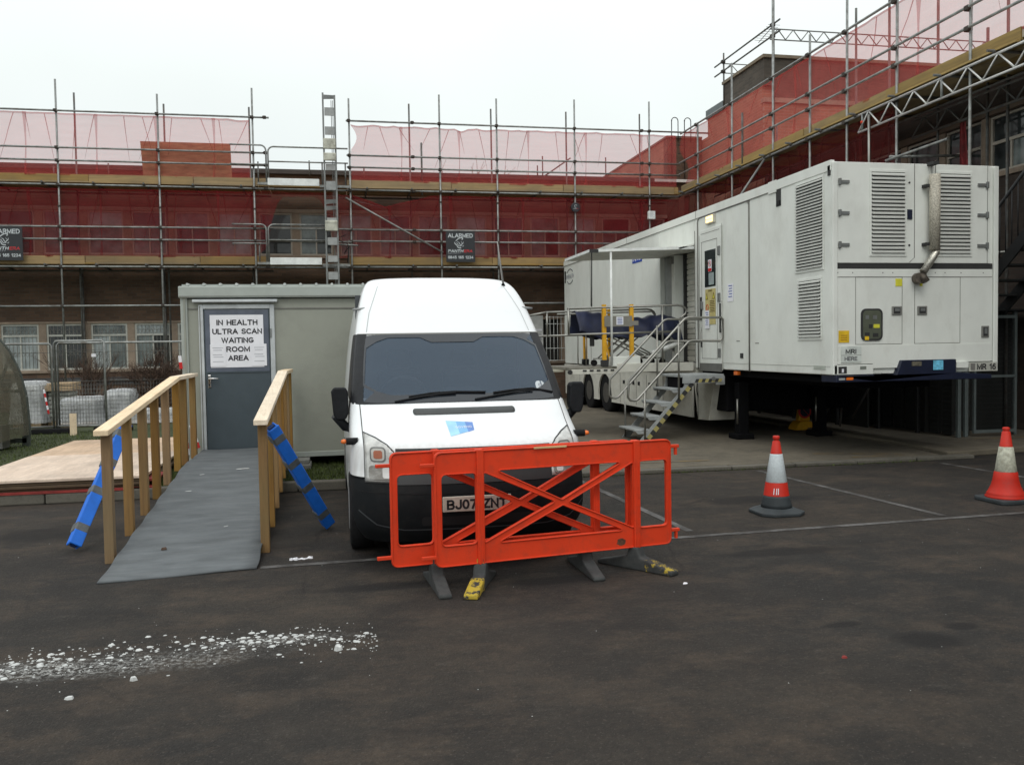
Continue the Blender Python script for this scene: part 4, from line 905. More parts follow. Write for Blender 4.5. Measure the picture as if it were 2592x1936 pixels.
# barrier tape
def tape(name, label, pts, w=.05):
    g = thing(name, label, 'tape', pts[0], 'red and white barrier tape'); 
    for k in range(len(pts)-1):
        a, b = Vector(pts[k]), Vector(pts[k+1]); n = max(1, int((b-a).length/.07))
        for i in range(n):
            p, q = a.lerp(b, i/n), a.lerp(b, (i+1)/n); MB().beam(p, q, w, .004, (0, 1, 0)).build('red_band' if i % 2 else 'white_band', REDP if i % 2 else PAPER, g)
tape('barrier_tape', 'red and white tape hanging down the last baluster of the left handrail', [(-1.83, 11.3, .93), (-1.8, 11.25, .4)], .03)
tape('barrier_tape', 'short end of red and white tape at the foot of the cabin corner', [(-1.85, 11.85, .72), (-1.76, 11.8, .42)], .05)
tape('barrier_tape', 'scrap of red tape on the cabin corner above the left handrail', [(-1.97, 11.9, 1.62), (-1.96, 11.92, 1.45)], .04)
# blue foam wrapped props
def prop(label, a, b, up):
    g = thing('foam_wrapped_prop', label, 'prop', a, 'blue foam wrapped props bracing the handrails'); A, B = Vector(a), Vector(b); L = (B-A).length; d = (B-A)/L
    MB().beam(A, B, .05, .04, up).build('timber_brace', BLUED, g)
    for s in (-1, 1):
        u = Vector(up).normalized(); sd = d.cross(u).normalized(); u = sd.cross(d)
        MB().beam(A+sd*s*.04, B+sd*s*.04, .018, .075, up).build('foam_sheet', BLUE, g, .01)
    MB().beam(A+u*.045, B+u*.045, .108, .02, up).build('foam_sheet', BLUE, g, .008)
    for f_ in (.13, .42, .66, .9):
        MB().beam(A+d*L*(f_-.035), A+d*L*(f_+.035), .113, .112, up).build('tape_band', TAPE, g, .012)
prop('blue foam wrapped prop leaning outside the left handrail', (-2.2, 7.85, .05), (-1.93, 8.62, 1.0), (.6, -1, .2))
prop('blue foam wrapped prop leaning outside the right handrail', (-.1, 8.22, .05), (-.545, 7.55, 1.03), (.2, -1, .3))

# plywood stack with the red boards under it
g = thing('plywood_stack', 'low stack of plywood sheets lying on the grass left of the ramp', 'plywood', (-3.1, 13, .1))
for i, (dx, dy, z) in enumerate(((.0, .04, .14), (.03, 0, .175), (-.02, .02, .21), (0, 0, .245))):
    MB().box(-4.14+dx, -2.16+dx, 10.48+dy, 12.92+dy, z, z+.03).build('plywood_sheet', PLYE if i < 3 else PLY, g, .003)
MB().box(-4.13, -2.14, 12.93, 15.2, .14, .235).build('plywood_sheet', PLYE, g); MB().box(-4.15, -2.15, 12.935, 15.1, .236, .27).build('plywood_sheet', PLY, g, .003)
MB().box(-4.05, -2.2, 10.5, 10.62, .1, .138).build('bearer', TIMZ, g)
g = thing('red_boards', 'red edged boards pushed under the front of the plywood stack', 'board', (-3, 10.5, .12))
MB().box(-5.2, -2.3, 10.45, 10.75, .118, .142).build('board', REDD, g); MB().box(-2.75, -2.05, 10.6, 11.2, .19, .215).build('board', REDD, g); MB().box(-2.6, -2.08, 10.5, 11, .118, .14).build('board', REDD, g)
g = thing('plywood_offcut', 'rough plywood pile end cut off by the left edge of the view', 'plywood', (-4.8, 10.8, .1))
MB().box(-5.6, -4.2, 10.52, 12.2, .14, .2).build('plywood_sheet', PLYE, g)

# site fence panels
def fence_panel(a, b, z0, z1, label):
    g = thing('site_fence', label, 'fence', (a[0], a[1], z0), 'mesh site fence panels'); A, B = Vector((*a, 0)), Vector((*b, 0)); L = (B-A).length; d = (B-A)/L
    def P(s, z): q = A+d*s; return (q.x, q.y, z)
    MB().path([P(0, z0), P(0, z1-.04), P(.04, z1), P(L-.04, z1), P(L, z1-.04), P(L, z0)], .021).build('panel_frame', GALV, g)
    MB().tube(P(0, z0+.1), P(L, z0+.1), .021).build('bottom_rail', GALV, g)
    m = MB(); n = int(L/.055)
    for i in range(1, n): s = L*i/n; m.tube(P(s, z0+.1), P(s, z0+.95), .0024, 4)
    for i in range(1, n, 5): s = L*i/n; m.tube(P(s, z0+.95), P(s, z1), .0018, 4)
    for i in range(11): m.tube(P(0, z0+.18+.08*i), P(L, z0+.18+.08*i), .0024, 4)
    m.tube(P(0, z1-.18), P(L, z1-.18), .004, 4)
    m.build('wire_mesh', GALVD, g, kind='stuff'); return g
fence_panel((-8.4, 17.6), (-5.46, 18.55), .14, 1.87, 'mesh fence panel passing behind the curved shelter')
fence_panel((-5.42, 18.6), (-4.46, 18.42), .14, 1.92, 'narrow tilted mesh fence panel in front of the shrink wrapped pallets')
fence_panel((-5.4, 18.7), (-1.95, 18.75), .14, 1.88, 'mesh fence panel running behind the cabin')
for (x, y), l in (((-5.5, 18.55), 'black rubber fence foot at the joint of two panels on the grass'), ((-4.4, 18.7), 'black rubber fence foot behind the plywood stack')):
    tag(MB().box(x-.35, x+.35, y-.12, y+.12, .1, .2). build('rubber_block', RUB, None, .02), l, 'fence foot', 'rubber feet of the site fence')
tape('barrier_tape', 'strip of red tape tied down a fence upright', [(-5.6, 18.48, .98), (-5.52, 18.46, .5)], .035)
tag(MB().box(-4.68, -4.6, 18.36, 18.37, 1.6, 1.66).build('fence_tag', PAPER, None), 'tiny white tag on the mesh fence', 'tag')
tag(MB().box(-5.02, -4.9, 18.0, 18.03, .1, .52).build('pale_timber', RAILW, None), 'pale timber offcut standing against the fence', 'timber')
# pallets of wrapped tiles
def pallet(name, label, x0, x1, y0, y1, h, seed, wrap=True, rows=7):
    rnd = random.Random(seed); g = thing(name, label, 'pallet', ((x0+x1)/2, (y0+y1)/2, .1), 'pallets of roofing materials')
    for i in range(3): MB().box(x0, x1, y0+(y1-y0)*i/3, y0+(y1-y0)*i/3+.1, .1, .18).build('pallet_block', PALLW, g)
    MB().box(x0, x1, y0, y1, .18, .2).build('pallet_deck', PALLW, g)
    z = .21; lh = (h-.22)/rows
    for r in range(rows):
        n = max(2, int((x1-x0)/.3))
        for k in range(n):
            w = (x1-x0)/n; MB().box(x0+k*w+.01, x0+(k+1)*w-.01, y0+.03+rnd.uniform(-.015, .02), y1-.03, z, z+lh-.018).build('tile_pack', SLATE, g, .006)
        z += lh
    if wrap:
        m = MB(); n = 14; vs = []; fs = []
        prof = [(.12, .1), (.06, .3), (.02, .6), (.03, .85), (-.03, 1.0), (-.16, 1.05)]
        loop = []
        for (a, b, c, d) in ((x0, y0, x1, y0), (x1, y0, x1, y1), (x1, y1, x0, y1), (x0, y1, x0, y0)):
            for i in range(n): loop.append((a+(c-a)*i/n, b+(d-b)*i/n))
        cx, cy = (x0+x1)/2, (y0+y1)/2
        for o_, t in prof:
            for i, (px, py) in enumerate(loop):
                dx, dy = px-cx, py-cy; l = math.hypot(dx, dy); k = o_+rnd.gauss(0, .012)+.015*math.sin(i*1.7+t*9)
                vs.append((px+dx/l*k, py+dy/l*k, .1+(h-.08)*t+rnd.gauss(0, .006)))
        N = len(loop)
        for r in range(len(prof)-1):
            for i in range(N): fs.append((r*N+i, r*N+(i+1) % N, (r+1)*N+(i+1) % N, (r+1)*N+i))
        fs.append(tuple((len(prof)-1)*N+i for i in range(N))); m.add(vs, fs, True); m.build('shrink_wrap', WRAP, g)
    return g
pallet('tile_pallet', 'tall pallet of pale tiles beside the curved shelter, film sagging on top', -6.75, -6.2, 20.2, 21, 1.02, 1)
pallet('tile_pallet', 'half unwrapped pallet with loose timber slats on top', -6.15, -5.7, 20.5, 21.2, .86, 2, wrap=False)
pallet('tile_pallet', 'low bulging shrink wrapped pallet behind the narrow fence panel', -5.75, -5.05, 20, 20.9, .68, 3)
pallet('tile_pallet', 'taller shrink wrapped pallet at the right of the wrapped group', -5.0, -4.5, 20.6, 21.4, .8, 4)
pallet('tile_pallet', 'low white wrapped pallet seen between the left handrail balusters', -4.45, -3.3, 20.2, 21, .38, 5, rows=2)
for i in range(5): tag(MB().box(-6.2+.02*i, -5.62, 20.4, 21.1, .87+.035*i, .895+.035*i).build('loose_timber', PALLW, None), ['lowest loose timber slat on the half unwrapped pallet', 'second timber slat up on the half unwrapped pallet', 'middle timber slat of the five on the half unwrapped pallet', 'timber slat next to the top on the half unwrapped pallet', 'topmost timber slat on the half unwrapped pallet'][i], 'timber', 'timber slats on the pallet')

# curved polycarbonate shelter cut by the left edge
g = thing('curved_shelter', 'curved roof shelter with dirty clear panels at the left edge of the view', 'shelter', (-5.6, 16.2, .1))
oc = [(-7.2, 2.42), (-6.6, 2.4), (-6.0, 2.24), (-5.62, 2.0), (-5.42, 1.72), (-5.27, 1.37), (-5.18, .95), (-5.15, .5), (-5.15, .3)]
for y in (16.2, 13.6):
    for (a, b), (c, d) in zip(oc, oc[1:]): MB().beam((a-.04, y, b), (c-.04, y, d), .05, .1, (0, 1, 0) if 0 else (1, 0, 0)).build('arched_frame', M('shelter_frame', (.06, .07, .06), .6, var=.2), g)
SF = MATS['shelter_frame']
MB().box(-5.27, -5.15, 16.17, 16.23, .1, .32).build('leg', SF, g); MB().beam((-5.42, 16.19, 1.62), (-5.9, 16.19, .35), .06, .03).build('brace', SF, g)
MB().box(-7.2, -5.24, 16.17, 16.21, 1.02, 1.07).build('cross_bar', SF, g); MB().box(-7.2, -5.5, 16.17, 16.21, 1.72, 1.78).build('cross_bar', SF, g); MB().box(-7.2, -5.2, 16.17, 16.21, .16, .24).build('cross_bar', SF, g)
m = MB()
m.add([(x-.05, 16.2, z) for x, z in oc]+[(-7.2, 16.2, .3)], [tuple(range(len(oc)+1))]); m.build('end_panel', POLY, g)
m = MB(); n = len(oc); m.add([(x, 16.15, z) for x, z in oc]+[(x, 13.6, z) for x, z in oc], [(i, i+1, n+i+1, n+i) for i in range(n-1)], True); m.build('roof_panel', POLY, g)
for i in range(3):
    x = -6.25+.3*i; tag(MB().box(x, x+.27, 15.6, 15.95, .12, .5).build('stacked_block', BLOCK, None, .01), ['leftmost of the pale building blocks inside the curved shelter', 'middle pale building block inside the curved shelter', 'rightmost pale building block inside the curved shelter, by its leg'][i], 'block', 'blocks inside the shelter')
# ------------------------------------------------------------------ van
VX, VY = 1.03, 6.42
CT = [ # z, yf, hw, c
 (.20, .10, .84, .42), (.30, .03, .90, .44), (.42, .0, .925, .46), (.56, .0, .93, .48), (.68, .03, .935, .5), (.74, .055, .935, .5), (.82, .075, .935, .5), (.90, .10, .932, .5),
 (.94, .14, .93, .48), (.99, .24, .928, .45), (1.06, .38, .925, .42), (1.13, .50, .92, .38), (1.19, .61, .915, .34), (1.235, .70, .91, .3), (1.30, .78, .905, .28),
 (1.42, .92, .893, .25), (1.55, 1.08, .88, .24), (1.68, 1.24, .864, .23), (1.78, 1.37, .85, .22), (1.86, 1.46, .838, .22), (1.96, 1.57, .82, .22), (2.06, 1.68, .80, .22), (2.16, 1.8, .775, .23),
 (2.24, 1.91, .75, .25), (2.30, 2.02, .72, .28), (2.345, 2.16, .68, .32), (2.37, 2.32, .62, .36), (2.385, 2.52, .52, .4)]
def cr(i, t):
    p = [CT[max(0, min(len(CT)-1, k))] for k in (i-1, i, i+1, i+2)]
    return [.5*((2*b)+(-a+c)*t+(2*a-5*b+4*c-d)*t*t+(-a+3*b-3*c+d)*t**3) for a, b, c, d in zip(*p)]
ROWS = []
for i in range(len(CT)-1):
    for s in range(4): ROWS.append(cr(i, s/4))
ROWS.append(list(CT[-1]))
def row(z):
    for a, b in zip(ROWS, ROWS[1:]):
        if z <= b[0]:
            t = max(0, (z-a[0])/max(1e-6, b[0]-a[0])); return [p+(q-p)*t for p, q in zip(a, b)]
    return ROWS[-1]
PW = 2.7
def surf(x, z, off=0.):
    """point on the front of the van for van-local x and height z"""
    _, yf, hw, c = row(z); u = min(.9995, abs(x)/hw); y = yf+c*(1-(1-u**PW)**(1/PW))
    return (VX+x, VY+y-off, z)
def m_vanbody():
    m, t, b = newmat('white_van_body'); v = coords(t); st = coords(t, (22, 22, 1.2)); s = t.nodes.new('ShaderNodeSeparateXYZ'); t.links.new(v, s.inputs[0])
    r = t.nodes.new('ShaderNodeMapRange'); r.inputs[1].default_value = 1.02; r.inputs[2].default_value = .9; t.links.new(s.outputs[2], r.inputs[0])
    d = math_(t, 'MULTIPLY', math_(t, 'MULTIPLY', r.outputs[0], noise(t, st, 1, 5, .6, .25, .75)), .45)
    c = mixc(t, d, (.78, .8, .81), (.4, .35, .32)); c = mixc(t, math_(t, 'MULTIPLY', noise(t, v, 3, 7, .7, .55, .85), .2), c, (.55, .53, .5))
    t.links.new(c, b.inputs['Base Color']); b.inputs['Roughness'].default_value = .3; b.inputs['Coat Weight'].default_value = .3; return m
WPB = m_vanbody()
g = thing('white_van', 'white high roof van parked nose on behind the orange barriers', 'van', (VX, VY+2.6, 0))
NT = 30
def outline(r):
    z, yf, hw, c = r; pts = []
    for k in range(NT+1):
        a = -math.pi/2+math.pi*k/NT; s, co = math.sin(a), math.cos(a)
        x = hw*(abs(s)**(2/PW))*(1 if s >= 0 else -1); y = yf+c-c*(abs(co)**(2/PW))
        pts.append((VX+x, VY+y, z))
    return pts
def shell(rows, skip=None, back=None):
    m = MB(); vs = []; fs = []; n = NT+1+(2 if back else 0)
    for r in rows:
        o = outline(r)
        if back:
            yb = VY+back; o = [(o[0][0], yb, r[0])]+o+[(o[-1][0], yb, r[0])]
        vs += o
    for i in range(len(rows)-1):
        for k in range(n-1):
            a, b, c, d = i*n+k, i*n+k+1, (i+1)*n+k+1, (i+1)*n+k
            if skip and skip([vs[q] for q in (a, b, c, d)]): continue
            fs.append((a, b, c, d))
    m.add(vs, fs, True); return m, n, vs
up = [r for r in ROWS if r[0] >= .665]
def glasshole(q):
    zc = sum(p[2] for p in q)/4; xc = abs(sum(p[0] for p in q)/4-VX); yc = sum(p[1] for p in q)/4
    return 1.26 < zc < 1.78 and xc < row(zc)[2]-.07 and yc < VY+1.9
m, n, vs = shell(up, glasshole, 5.0)
N = len(up); m.f.append(tuple((N-1)*n+k for k in range(n))); m.sm.append(False)   # roof cap
m.f.append(tuple([i*n for i in range(N)]+[i*n+n-1 for i in range(N-1, -1, -1)])); m.sm.append(False)
m.build('body', WPB, g)
m = MB(); m.box(VX-.935, VX-.9, VY+1.35, VY+5.0, .3, .69); m.box(VX+.9, VX+.935, VY+1.35, VY+5.0, .3, .69); m.box(VX-.93, VX+.93, VY+4.9, VY+5.0, .3, .69); m.build('lower_side', WP, g)
MB().box(VX-.9, VX+.9, VY+.5, VY+4.9, .3, .62).build('underbody', RUB, g)
m, n, vs = shell([r for r in ROWS if .2 <= r[0] <= .70]); m.build('bumper', BUMP, g)
def patch(poly, off, name, mat, parent, cell=.035, thick=.0):
    bm = bmesh.new(); f = bm.faces.new([bm.verts.new((x, 0, z)) for x, z in poly])
    xs = [p[0] for p in poly]; zs = [p[1] for p in poly]
    for lo, hi, nrm in ((min(xs), max(xs), (1, 0, 0)), (min(zs), max(zs), (0, 0, 1))):
        k = lo+cell
        while k < hi-.001:
            co = (k, 0, 0) if nrm[0] else (0, 0, k)
            bmesh.ops.bisect_plane(bm, geom=bm.verts[:]+bm.edges[:]+bm.faces[:], plane_co=co, plane_no=nrm, dist=1e-5); k += cell
    m = MB(); idx = {v: i for i, v in enumerate(bm.verts)}
    m.add([surf(v.co.x, v.co.z, off) for v in bm.verts], [tuple(idx[v] for v in f.verts) for f in bm.faces], True); bm.free()
    o = m.build(name, mat, parent)
    if thick: s = o.modifiers.new('t', 'SOLIDIFY'); s.thickness = thick; s.offset = 0
    return o
def rrect(x0, x1, z0, z1, r, n=4):
    out = []
    for cx, cz, a0 in ((x1-r, z1-r, 0), (x0+r, z1-r, 90), (x0+r, z0+r, 180), (x1-r, z0+r, 270)):
        for i in range(n+1): a = R(a0+90*i/n); out.append((cx+r*math.cos(a), cz+r*math.sin(a)))
    return out
def ribbon(pts, w, off, name, mat, parent, n=8):
    m = MB(); P = []
    for (a, b), (c, d) in zip(pts, pts[1:]):
        for i in range(n): P.append((a+(c-a)*i/n, b+(d-b)*i/n))
    P.append(pts[-1]); vs = []
    for i, (x, z) in enumerate(P):
        q = P[min(i+1, len(P)-1)]; p = P[max(i-1, 0)]; dx, dz = q[0]-p[0], q[1]-p[1]; l = math.hypot(dx, dz); nx, nz = -dz/l*w/2, dx/l*w/2
        vs += [surf(x-nx, z-nz, off), surf(x+nx, z+nz, off)]
    m.add(vs, [(2*i, 2*i+1, 2*i+3, 2*i+2) for i in range(len(P)-1)], True); return m.build(name, mat, parent)
# windscreen surround ring and glass
def hwz(z, k): return row(z)[2]-k
nz = 14; zs_o = [1.228+(1.79-1.228)*i/nz for i in range(nz+1)]
def ringpatch(zo0, zo1, ko, zi0, zi1, ki, off, name, mat, parent, notch=True):
    # outer loop / inner loop matched by parameter
    def loop(z0, z1, k, r):
        L = []
        for (sx, za, zb) in ((1, z0+r, z1-r), (-1, z1-r, z0+r)):
            for i in range(9): z = za+(zb-za)*i/8; L.append((sx*(hwz(z, k)), z))
            zc = zb; s0 = sx*hwz(zb, k); zt = z1 if sx == 1 else z0
            for i in range(1, 16):
                t = i/16; e = min(1, min(t, 1-t)*7); L.append((s0*(1-2*t), zc+(zt-zc)*math.sin(e*math.pi/2)))
        return L
    A, B = loop(zo0, zo1, ko, .02), loop(zi0, zi1, ki, .09)
    if notch: B = [(x, z-(.045 if abs(x) < .26 and z > 1.6 else .0)) for x, z in B]
    n = len(A); m = MB(); m.add([surf(x, z, off) for x, z in A]+[surf(x, z, off) for x, z in B], [(i, (i+1) % n, n+(i+1) % n, n+i) for i in range(n)], True)
    return m.build(name, mat, parent)
ws = ringpatch(1.225, 1.795, .012, 1.285, 1.765, .105, .011, 'windscreen_surround', M('black_screen_border', (.018, .022, .028), .12, var=.05), g)
m = MB(); nx, nz = 24, 12; vs = []
for j in range(nz+1):
    z = 1.24+(1.785-1.24)*j/nz
    for i in range(nx+1): x = (-1+2*i/nx)*hwz(z, .04); vs.append(surf(x, z, .0022))
m.add(vs, [(j*(nx+1)+i, j*(nx+1)+i+1, (j+1)*(nx+1)+i+1, (j+1)*(nx+1)+i) for j in range(nz) for i in range(nx)], True); m.build('windscreen', WSG, g)
ribbon([(-hwz(1.8, .02), 1.8), (hwz(1.8, .02), 1.8)], .012, .006, 'roof_seal', SEAML, g, 30)
# cabin interior
INT = M('cab_interior', (.035, .04, .045), .8, var=.15)
MB().box(VX-.82, VX+.82, VY+2.35, VY+2.4, .7, 2.2).build('bulkhead', M('cab_bulkhead', (.06, .065, .07), .8), g)
MB().prism([(VY+.86, 1.25), (VY+1.35, 1.27), (VY+1.5, 1.2), (VY+1.5, .8), (VY+.86, .8)], 0, VX-.8, VX+.8).build('dashboard', INT, g, .02)
MB().path([(VX-.42+.2*math.cos(R(a)), VY+1.62-.12*math.sin(R(a)), 1.24+.17*math.sin(R(a))) for a in range(0, 360, 20)], .016, 8, True).build('steering_wheel', M('wheel_rim_grey', (.09, .095, .1), .6), g)
MB().box(VX-.12, VX+.22, VY+1.0, VY+1.3, 1.265, 1.32).build('dash_top_tray', INT, g, .03)
for x in (-.42, .22, .55):
    s = MB().box(VX+x-.22, VX+x+.22, VY+2.0, VY+2.2, .85, 1.45).build('seat', INT, g, .05); MB().box(VX+x-.12, VX+x+.12, VY+2.02, VY+2.12, 1.47, 1.66).build('headrest', INT, s, .04)
# A pillars / side glass in black
for s in (-1, 1):
    m = MB(); rws = [1.228+(1.80-1.228)*i/12 for i in range(13)]; n_ = 0
    for z in rws:
        _, yf, hw, c = row(z); L_ = []
        for k in range(8):
            x = hw-.1+.0995*(1-(1-k/7)**2); p_ = surf(s*x, z, .006); L_.append((p_[0]+s*.003*k/7, p_[1], p_[2]))
        for y_ in (yf+c+.1, yf+c+.35, 2.15): L_.append((VX+s*(hw+.005), VY+y_, z))
        n_ = len(L_); m.v += L_
    for i in range(12):
        for k in range(n_-1): m.f.append((i*n_+k, i*n_+k+1, (i+1)*n_+k+1, (i+1)*n_+k)); m.sm.append(True)
    m.build('pillar_trim', BLKP, g)
    # side black quarter panel running down from pillar
    m = MB(); vs = []
    for z, y0, y1 in ((1.79, 1.62, 1.75), (1.5, 1.3, 1.62), (1.25, 1.02, 1.45), (1.1, 1.0, 1.35), (.98, 1.1, 1.2)):
        h = row(z)[2]+.004; vs += [(VX+s*h, VY+y0, z), (VX+s*h, VY+y1, z)]
    m.add(vs, [(2*i, 2*i+1, 2*i+3, 2*i+2) for i in range(4)]); m.build('side_trim', BLKP, g)
    # mirror
    mi = MB().prism([(-.0, 0), (.1, .01), (.115, .05), (.1, .3), (.07, .335), (.0, .33), (-.02, .3)], 1, 0, .14)
    mm = MB()
    base = Vector((VX+s*(1.0 if s < 0 else 1.05), VY+.95, 1.08))
    prof = [(-.05, .0), (.035, .0), (.055, .05), (.07, .24), (.05, .275), (-.05, .275), (-.07, .24), (-.075, .06)]
    vsf = [(base.x+s*p[0], base.y-.02, base.z+p[1]) for p in prof]; vsb = [(base.x+s*p[0]*.85, base.y+.12, base.z+.02+p[1]*.9) for p in prof]; k = len(prof)
    mm.add(vsf+vsb, [tuple(range(k)), tuple(range(2*k-1, k-1, -1))]+[(i, k+i, k+(i+1) % k, (i+1) % k) for i in range(k)])
    mo = mm.build('wing_mirror', BLKP, g, .018, seg=3)
    MB().path([(VX+s*.9, VY+1.08, 1.0), (VX+s*.96, VY+1.03, 1.02), (VX+s*1.04, VY+.99, 1.12)], .04, 8).build('mirror_arm', BLKP, mo)
    # side marker on stalk
    y_ = VY+.42
    mk = MB().disc((VX+s*.87, y_, .955), (s, 0, 0), .028, .09, 12).build('marker_stalk', RUB, g); MB().lathe([(.0, -.02), (.024, -.012), (.026, 0), (.02, .014), (0, .02)], (VX+s*.975, y_, .955), 12).build('marker_lens', AMB, mk)
    # gutter tabs
    h = row(2.04)[2]; MB().path([(VX+s*(h-.06), VY+1.78, 2.045), (VX+s*(h+.0), VY+1.8, 2.04), (VX+s*(h+.05), VY+1.82, 2.035)], .012, 6).build('gutter_tab', M('tab_grey', (.3, .31, .31), .5), g)
    ribbon([(s*(row(1.8)[2]-.1), 1.82), (s*(row(2.0)[2]-.1), 2.0), (s*(row(2.3)[2]-.12), 2.3)], .008, .002, 'roof_seam', M('soft_seam', (.42, .44, .44), .5), g)
    # bonnet shut line & wing
    ribbon([(s*.84, 1.222), (s*.835, 1.1), (s*.828, .9), (s*.828, .67)], .007, .004, 'shut_line', SEAM, g)
    # headlamp
    hp = [(.825, 1.015), (.825, .672), (.6, .672), (.6, .84), (.618, .89), (.66, .935), (.74, .98)]
    hl = patch([(s*x, z) for x, z in (hp if s > 0 else hp[::-1])], .006, 'headlight', HLG, g, .03, .004)
    ribbon([(s*.828, 1.02), (s*.74, .986), (s*.66, .94), (s*.615, .893), (s*.597, .84), (s*.595, .668)], .01, .008, 'lens_edge', SEAM, hl)
    ribbon([(s*.6, .668), (s*.83, .668)], .01, .008, 'lens_edge', SEAM, hl)
    for k, (a, b, c, d, mt) in enumerate(((.672, .788, .815, .925, M('lamp_ring', (.13, .13, .125), .4)), (.682, .778, .825, .915, M('lamp_bowl', (.42, .41, .38), .25)), (.698, .762, .84, .9, M('indicator_amber', (.32, .09, .04), .35)),
                           (.622, .66, .845, .89, M('lamp_bowl2', (.4, .4, .38), .3)), (.62, .8, .69, .79, M('lamp_grey', (.2, .19, .17), .3, dirt=(.5, .5, .48), ds=9)), (.64, .7, .7, .78, M('main_beam', (.6, .6, .58), .15)))):
        q = rrect(a, b, c, d, min(b-a, d-c)*.25); q = [(s*x, z) for x, z in q]; patch(q if s > 0 else q[::-1], .012+.003*k, 'lamp_unit', mt, hl, .03)
# grille
patch([(-.6, .65), (.6, .65), (.6, .9), (-.6, .905)], .005, 'grille', M('grille_black', (.014, .015, .016), .5), g, .05)
for z in (.78, .84): ribbon([(-.55, z), (.55, z)], .018, .016, 'grille_slat', BLKP, g, 20)
patch(rrect(-.52, .5, .80, .89, .03), .01, 'grille_mouth', M('grille_dark', (.006, .006, .007), .8), g, .05)
ribbon([(-.6, .905), (.6, .905)], .016, .008, 'bonnet_edge', SEAM, g, 30)
ribbon([(-.93, .6), (-.6, .585), (0, .58), (.6, .585), (.93, .6)], .008, .003, 'bumper_crease', RUB, g, 12)
ribbon([(-.88, .45), (-.75, .35), (-.55, .31), (.55, .31), (.75, .35), (.88, .45)], .01, .004, 'bumper_crease', M('bumper_edge', (.05, .055, .06), .4), g, 12)
patch(rrect(-.42, .42, .34, .41, .02), .004, 'lower_intake', M('grille_dark', (.006, .006, .007), .8), g, .05)
# bonnet vent
v = patch(rrect(-.425, .41, 1.135, 1.18, .02), .004, 'bonnet_vent', M('vent_grey', (.05, .055, .055), .5), g, .04, .006)
for x0 in (-.41, -.205, 0, .205): patch(rrect(x0+.008, x0+.19, 1.142, 1.173, .006), .008, 'vent_slot', M('vent_black', (.008, .008, .009), .8), v, .04)
# bonnet badge
m = patch([(-.165, .985), (.03, 1.022), (.032, 1.075), (-.18, 1.09)], .003, 'bonnet_logo', M('logo_blue', (.2, .45, .75), .4), g, .03)
patch([(-.165, .985), (-.09, 1.0), (-.1, 1.08), (-.18, 1.09)], .0035, 'logo_fade', M('logo_light', (.35, .65, .85), .4), m, .03)
patch([(-.02, 1.01), (.03, 1.022), (.032, 1.075), (-.03, 1.08)], .0035, 'logo_fade', M('logo_dark', (.12, .25, .6), .4), m, .03)
def surf_text(text, cx, cz, w, h, off, mat, parent):
    m = MB()
    for i, prs in enumerate(strokes(text, w, h, .17)):
        vs = []
        for L, Q in prs: vs += [surf(cx+L[0], cz+L[1], off+.0003*(i % 3)), surf(cx+Q[0], cz+Q[1], off+.0003*(i % 3))]
        m.add(vs, [(2*k, 2*k+1, 2*k+3, 2*k+2) for k in range(len(prs)-1)])
    return m.build('lettering', mat, parent)
surf_text('GOVEHO', -.05, 1.045, .13, .014, .006, PAPER, m)
# tax disc
k = patch(rrect(.66, .745, 1.285, 1.37, .03), .002, 'windscreen_sticker', M('sticker_white', (.5, .54, .56), .5), g, .03); surf_text('S', .7, 1.33, .03, .04, .004, INKG, k)
# number plate
np_ = MB().box(VX-.27, VX+.25, VY-.03, VY-.015, .445, .56).build('number_plate', M('plate_white', (.52, .47, .4), .5), g, .006)
lettering('BJ07 ZNT', VX-.01, .5, .46, .075, 'Y', VY-.031, INK, np_, bold=.02)
# wipers
def wiper(pts, blade, nm):
    w = MB().path([surf(x, z, .03) for x, z in pts], .008, 6).build('wiper', BLKP, g)
    MB().path([surf(x, z, .02) for x, z in blade], .011, 6).build('wiper_blade', RUB, w)
wiper([(-.56, 1.235), (-.4, 1.262), (-.22, 1.285), (-.05, 1.293)], [(-.44, 1.268), (-.25, 1.294), (-.05, 1.3), (.2, 1.292)], 0)
wiper([(.1, 1.24), (.3, 1.268), (.5, 1.293), (.62, 1.297)], [(.27, 1.285), (.45, 1.303), (.62, 1.31), (.8, 1.275)], 1)
ribbon([(-.9, 1.226), (-.3, 1.232), (.3, 1.232), (.9, 1.226)], .02, .007, 'scuttle', BLKP, g, 12)
# aerial
a = MB().lathe([(.02, 0), (.018, .015), (.008, .03)], (VX+.62, VY+2.05, 2.27), 10).build('aerial_base', RUB, g); MB().path([(VX+.62, VY+2.05, 2.29), (VX+.555, VY+1.98, 2.7)], [.011, .006], 6).build('aerial', M('aerial_grey', (.3, .29, .27), .5), g)
# wheels
for sx in (-1, 1):
    for y in (VY+.98, VY+4.0):
        c = VX+sx*.84
        w = MB().path([(c-.1, y, .335), (c-.085, y, .335), (c+.085, y, .335), (c+.1, y, .335)], [.29, .335, .335, .29], 28).build('wheel', RUB, g)
        MB().path([(c+sx*.09, y, .335), (c+sx*.104, y, .335)], [.2, .17], 20).build('rim', M('steel_rim', (.3, .3, .3), .5, .5), w)
# ------------------------------------------------------------------ trailer
X0, X1, Y0, Y1 = 6.5, 9.05, 10.5, 24.2
YF = 22.3+.2
g = thing('scanner_trailer', 'long white mobile scanner trailer parked beside the side wing', 'trailer', (7.8, 16, 0))
Z0, Z1 = 1.22, 4.05; OY0, OY1 = 15.0, 16.72; YFR = 24.2
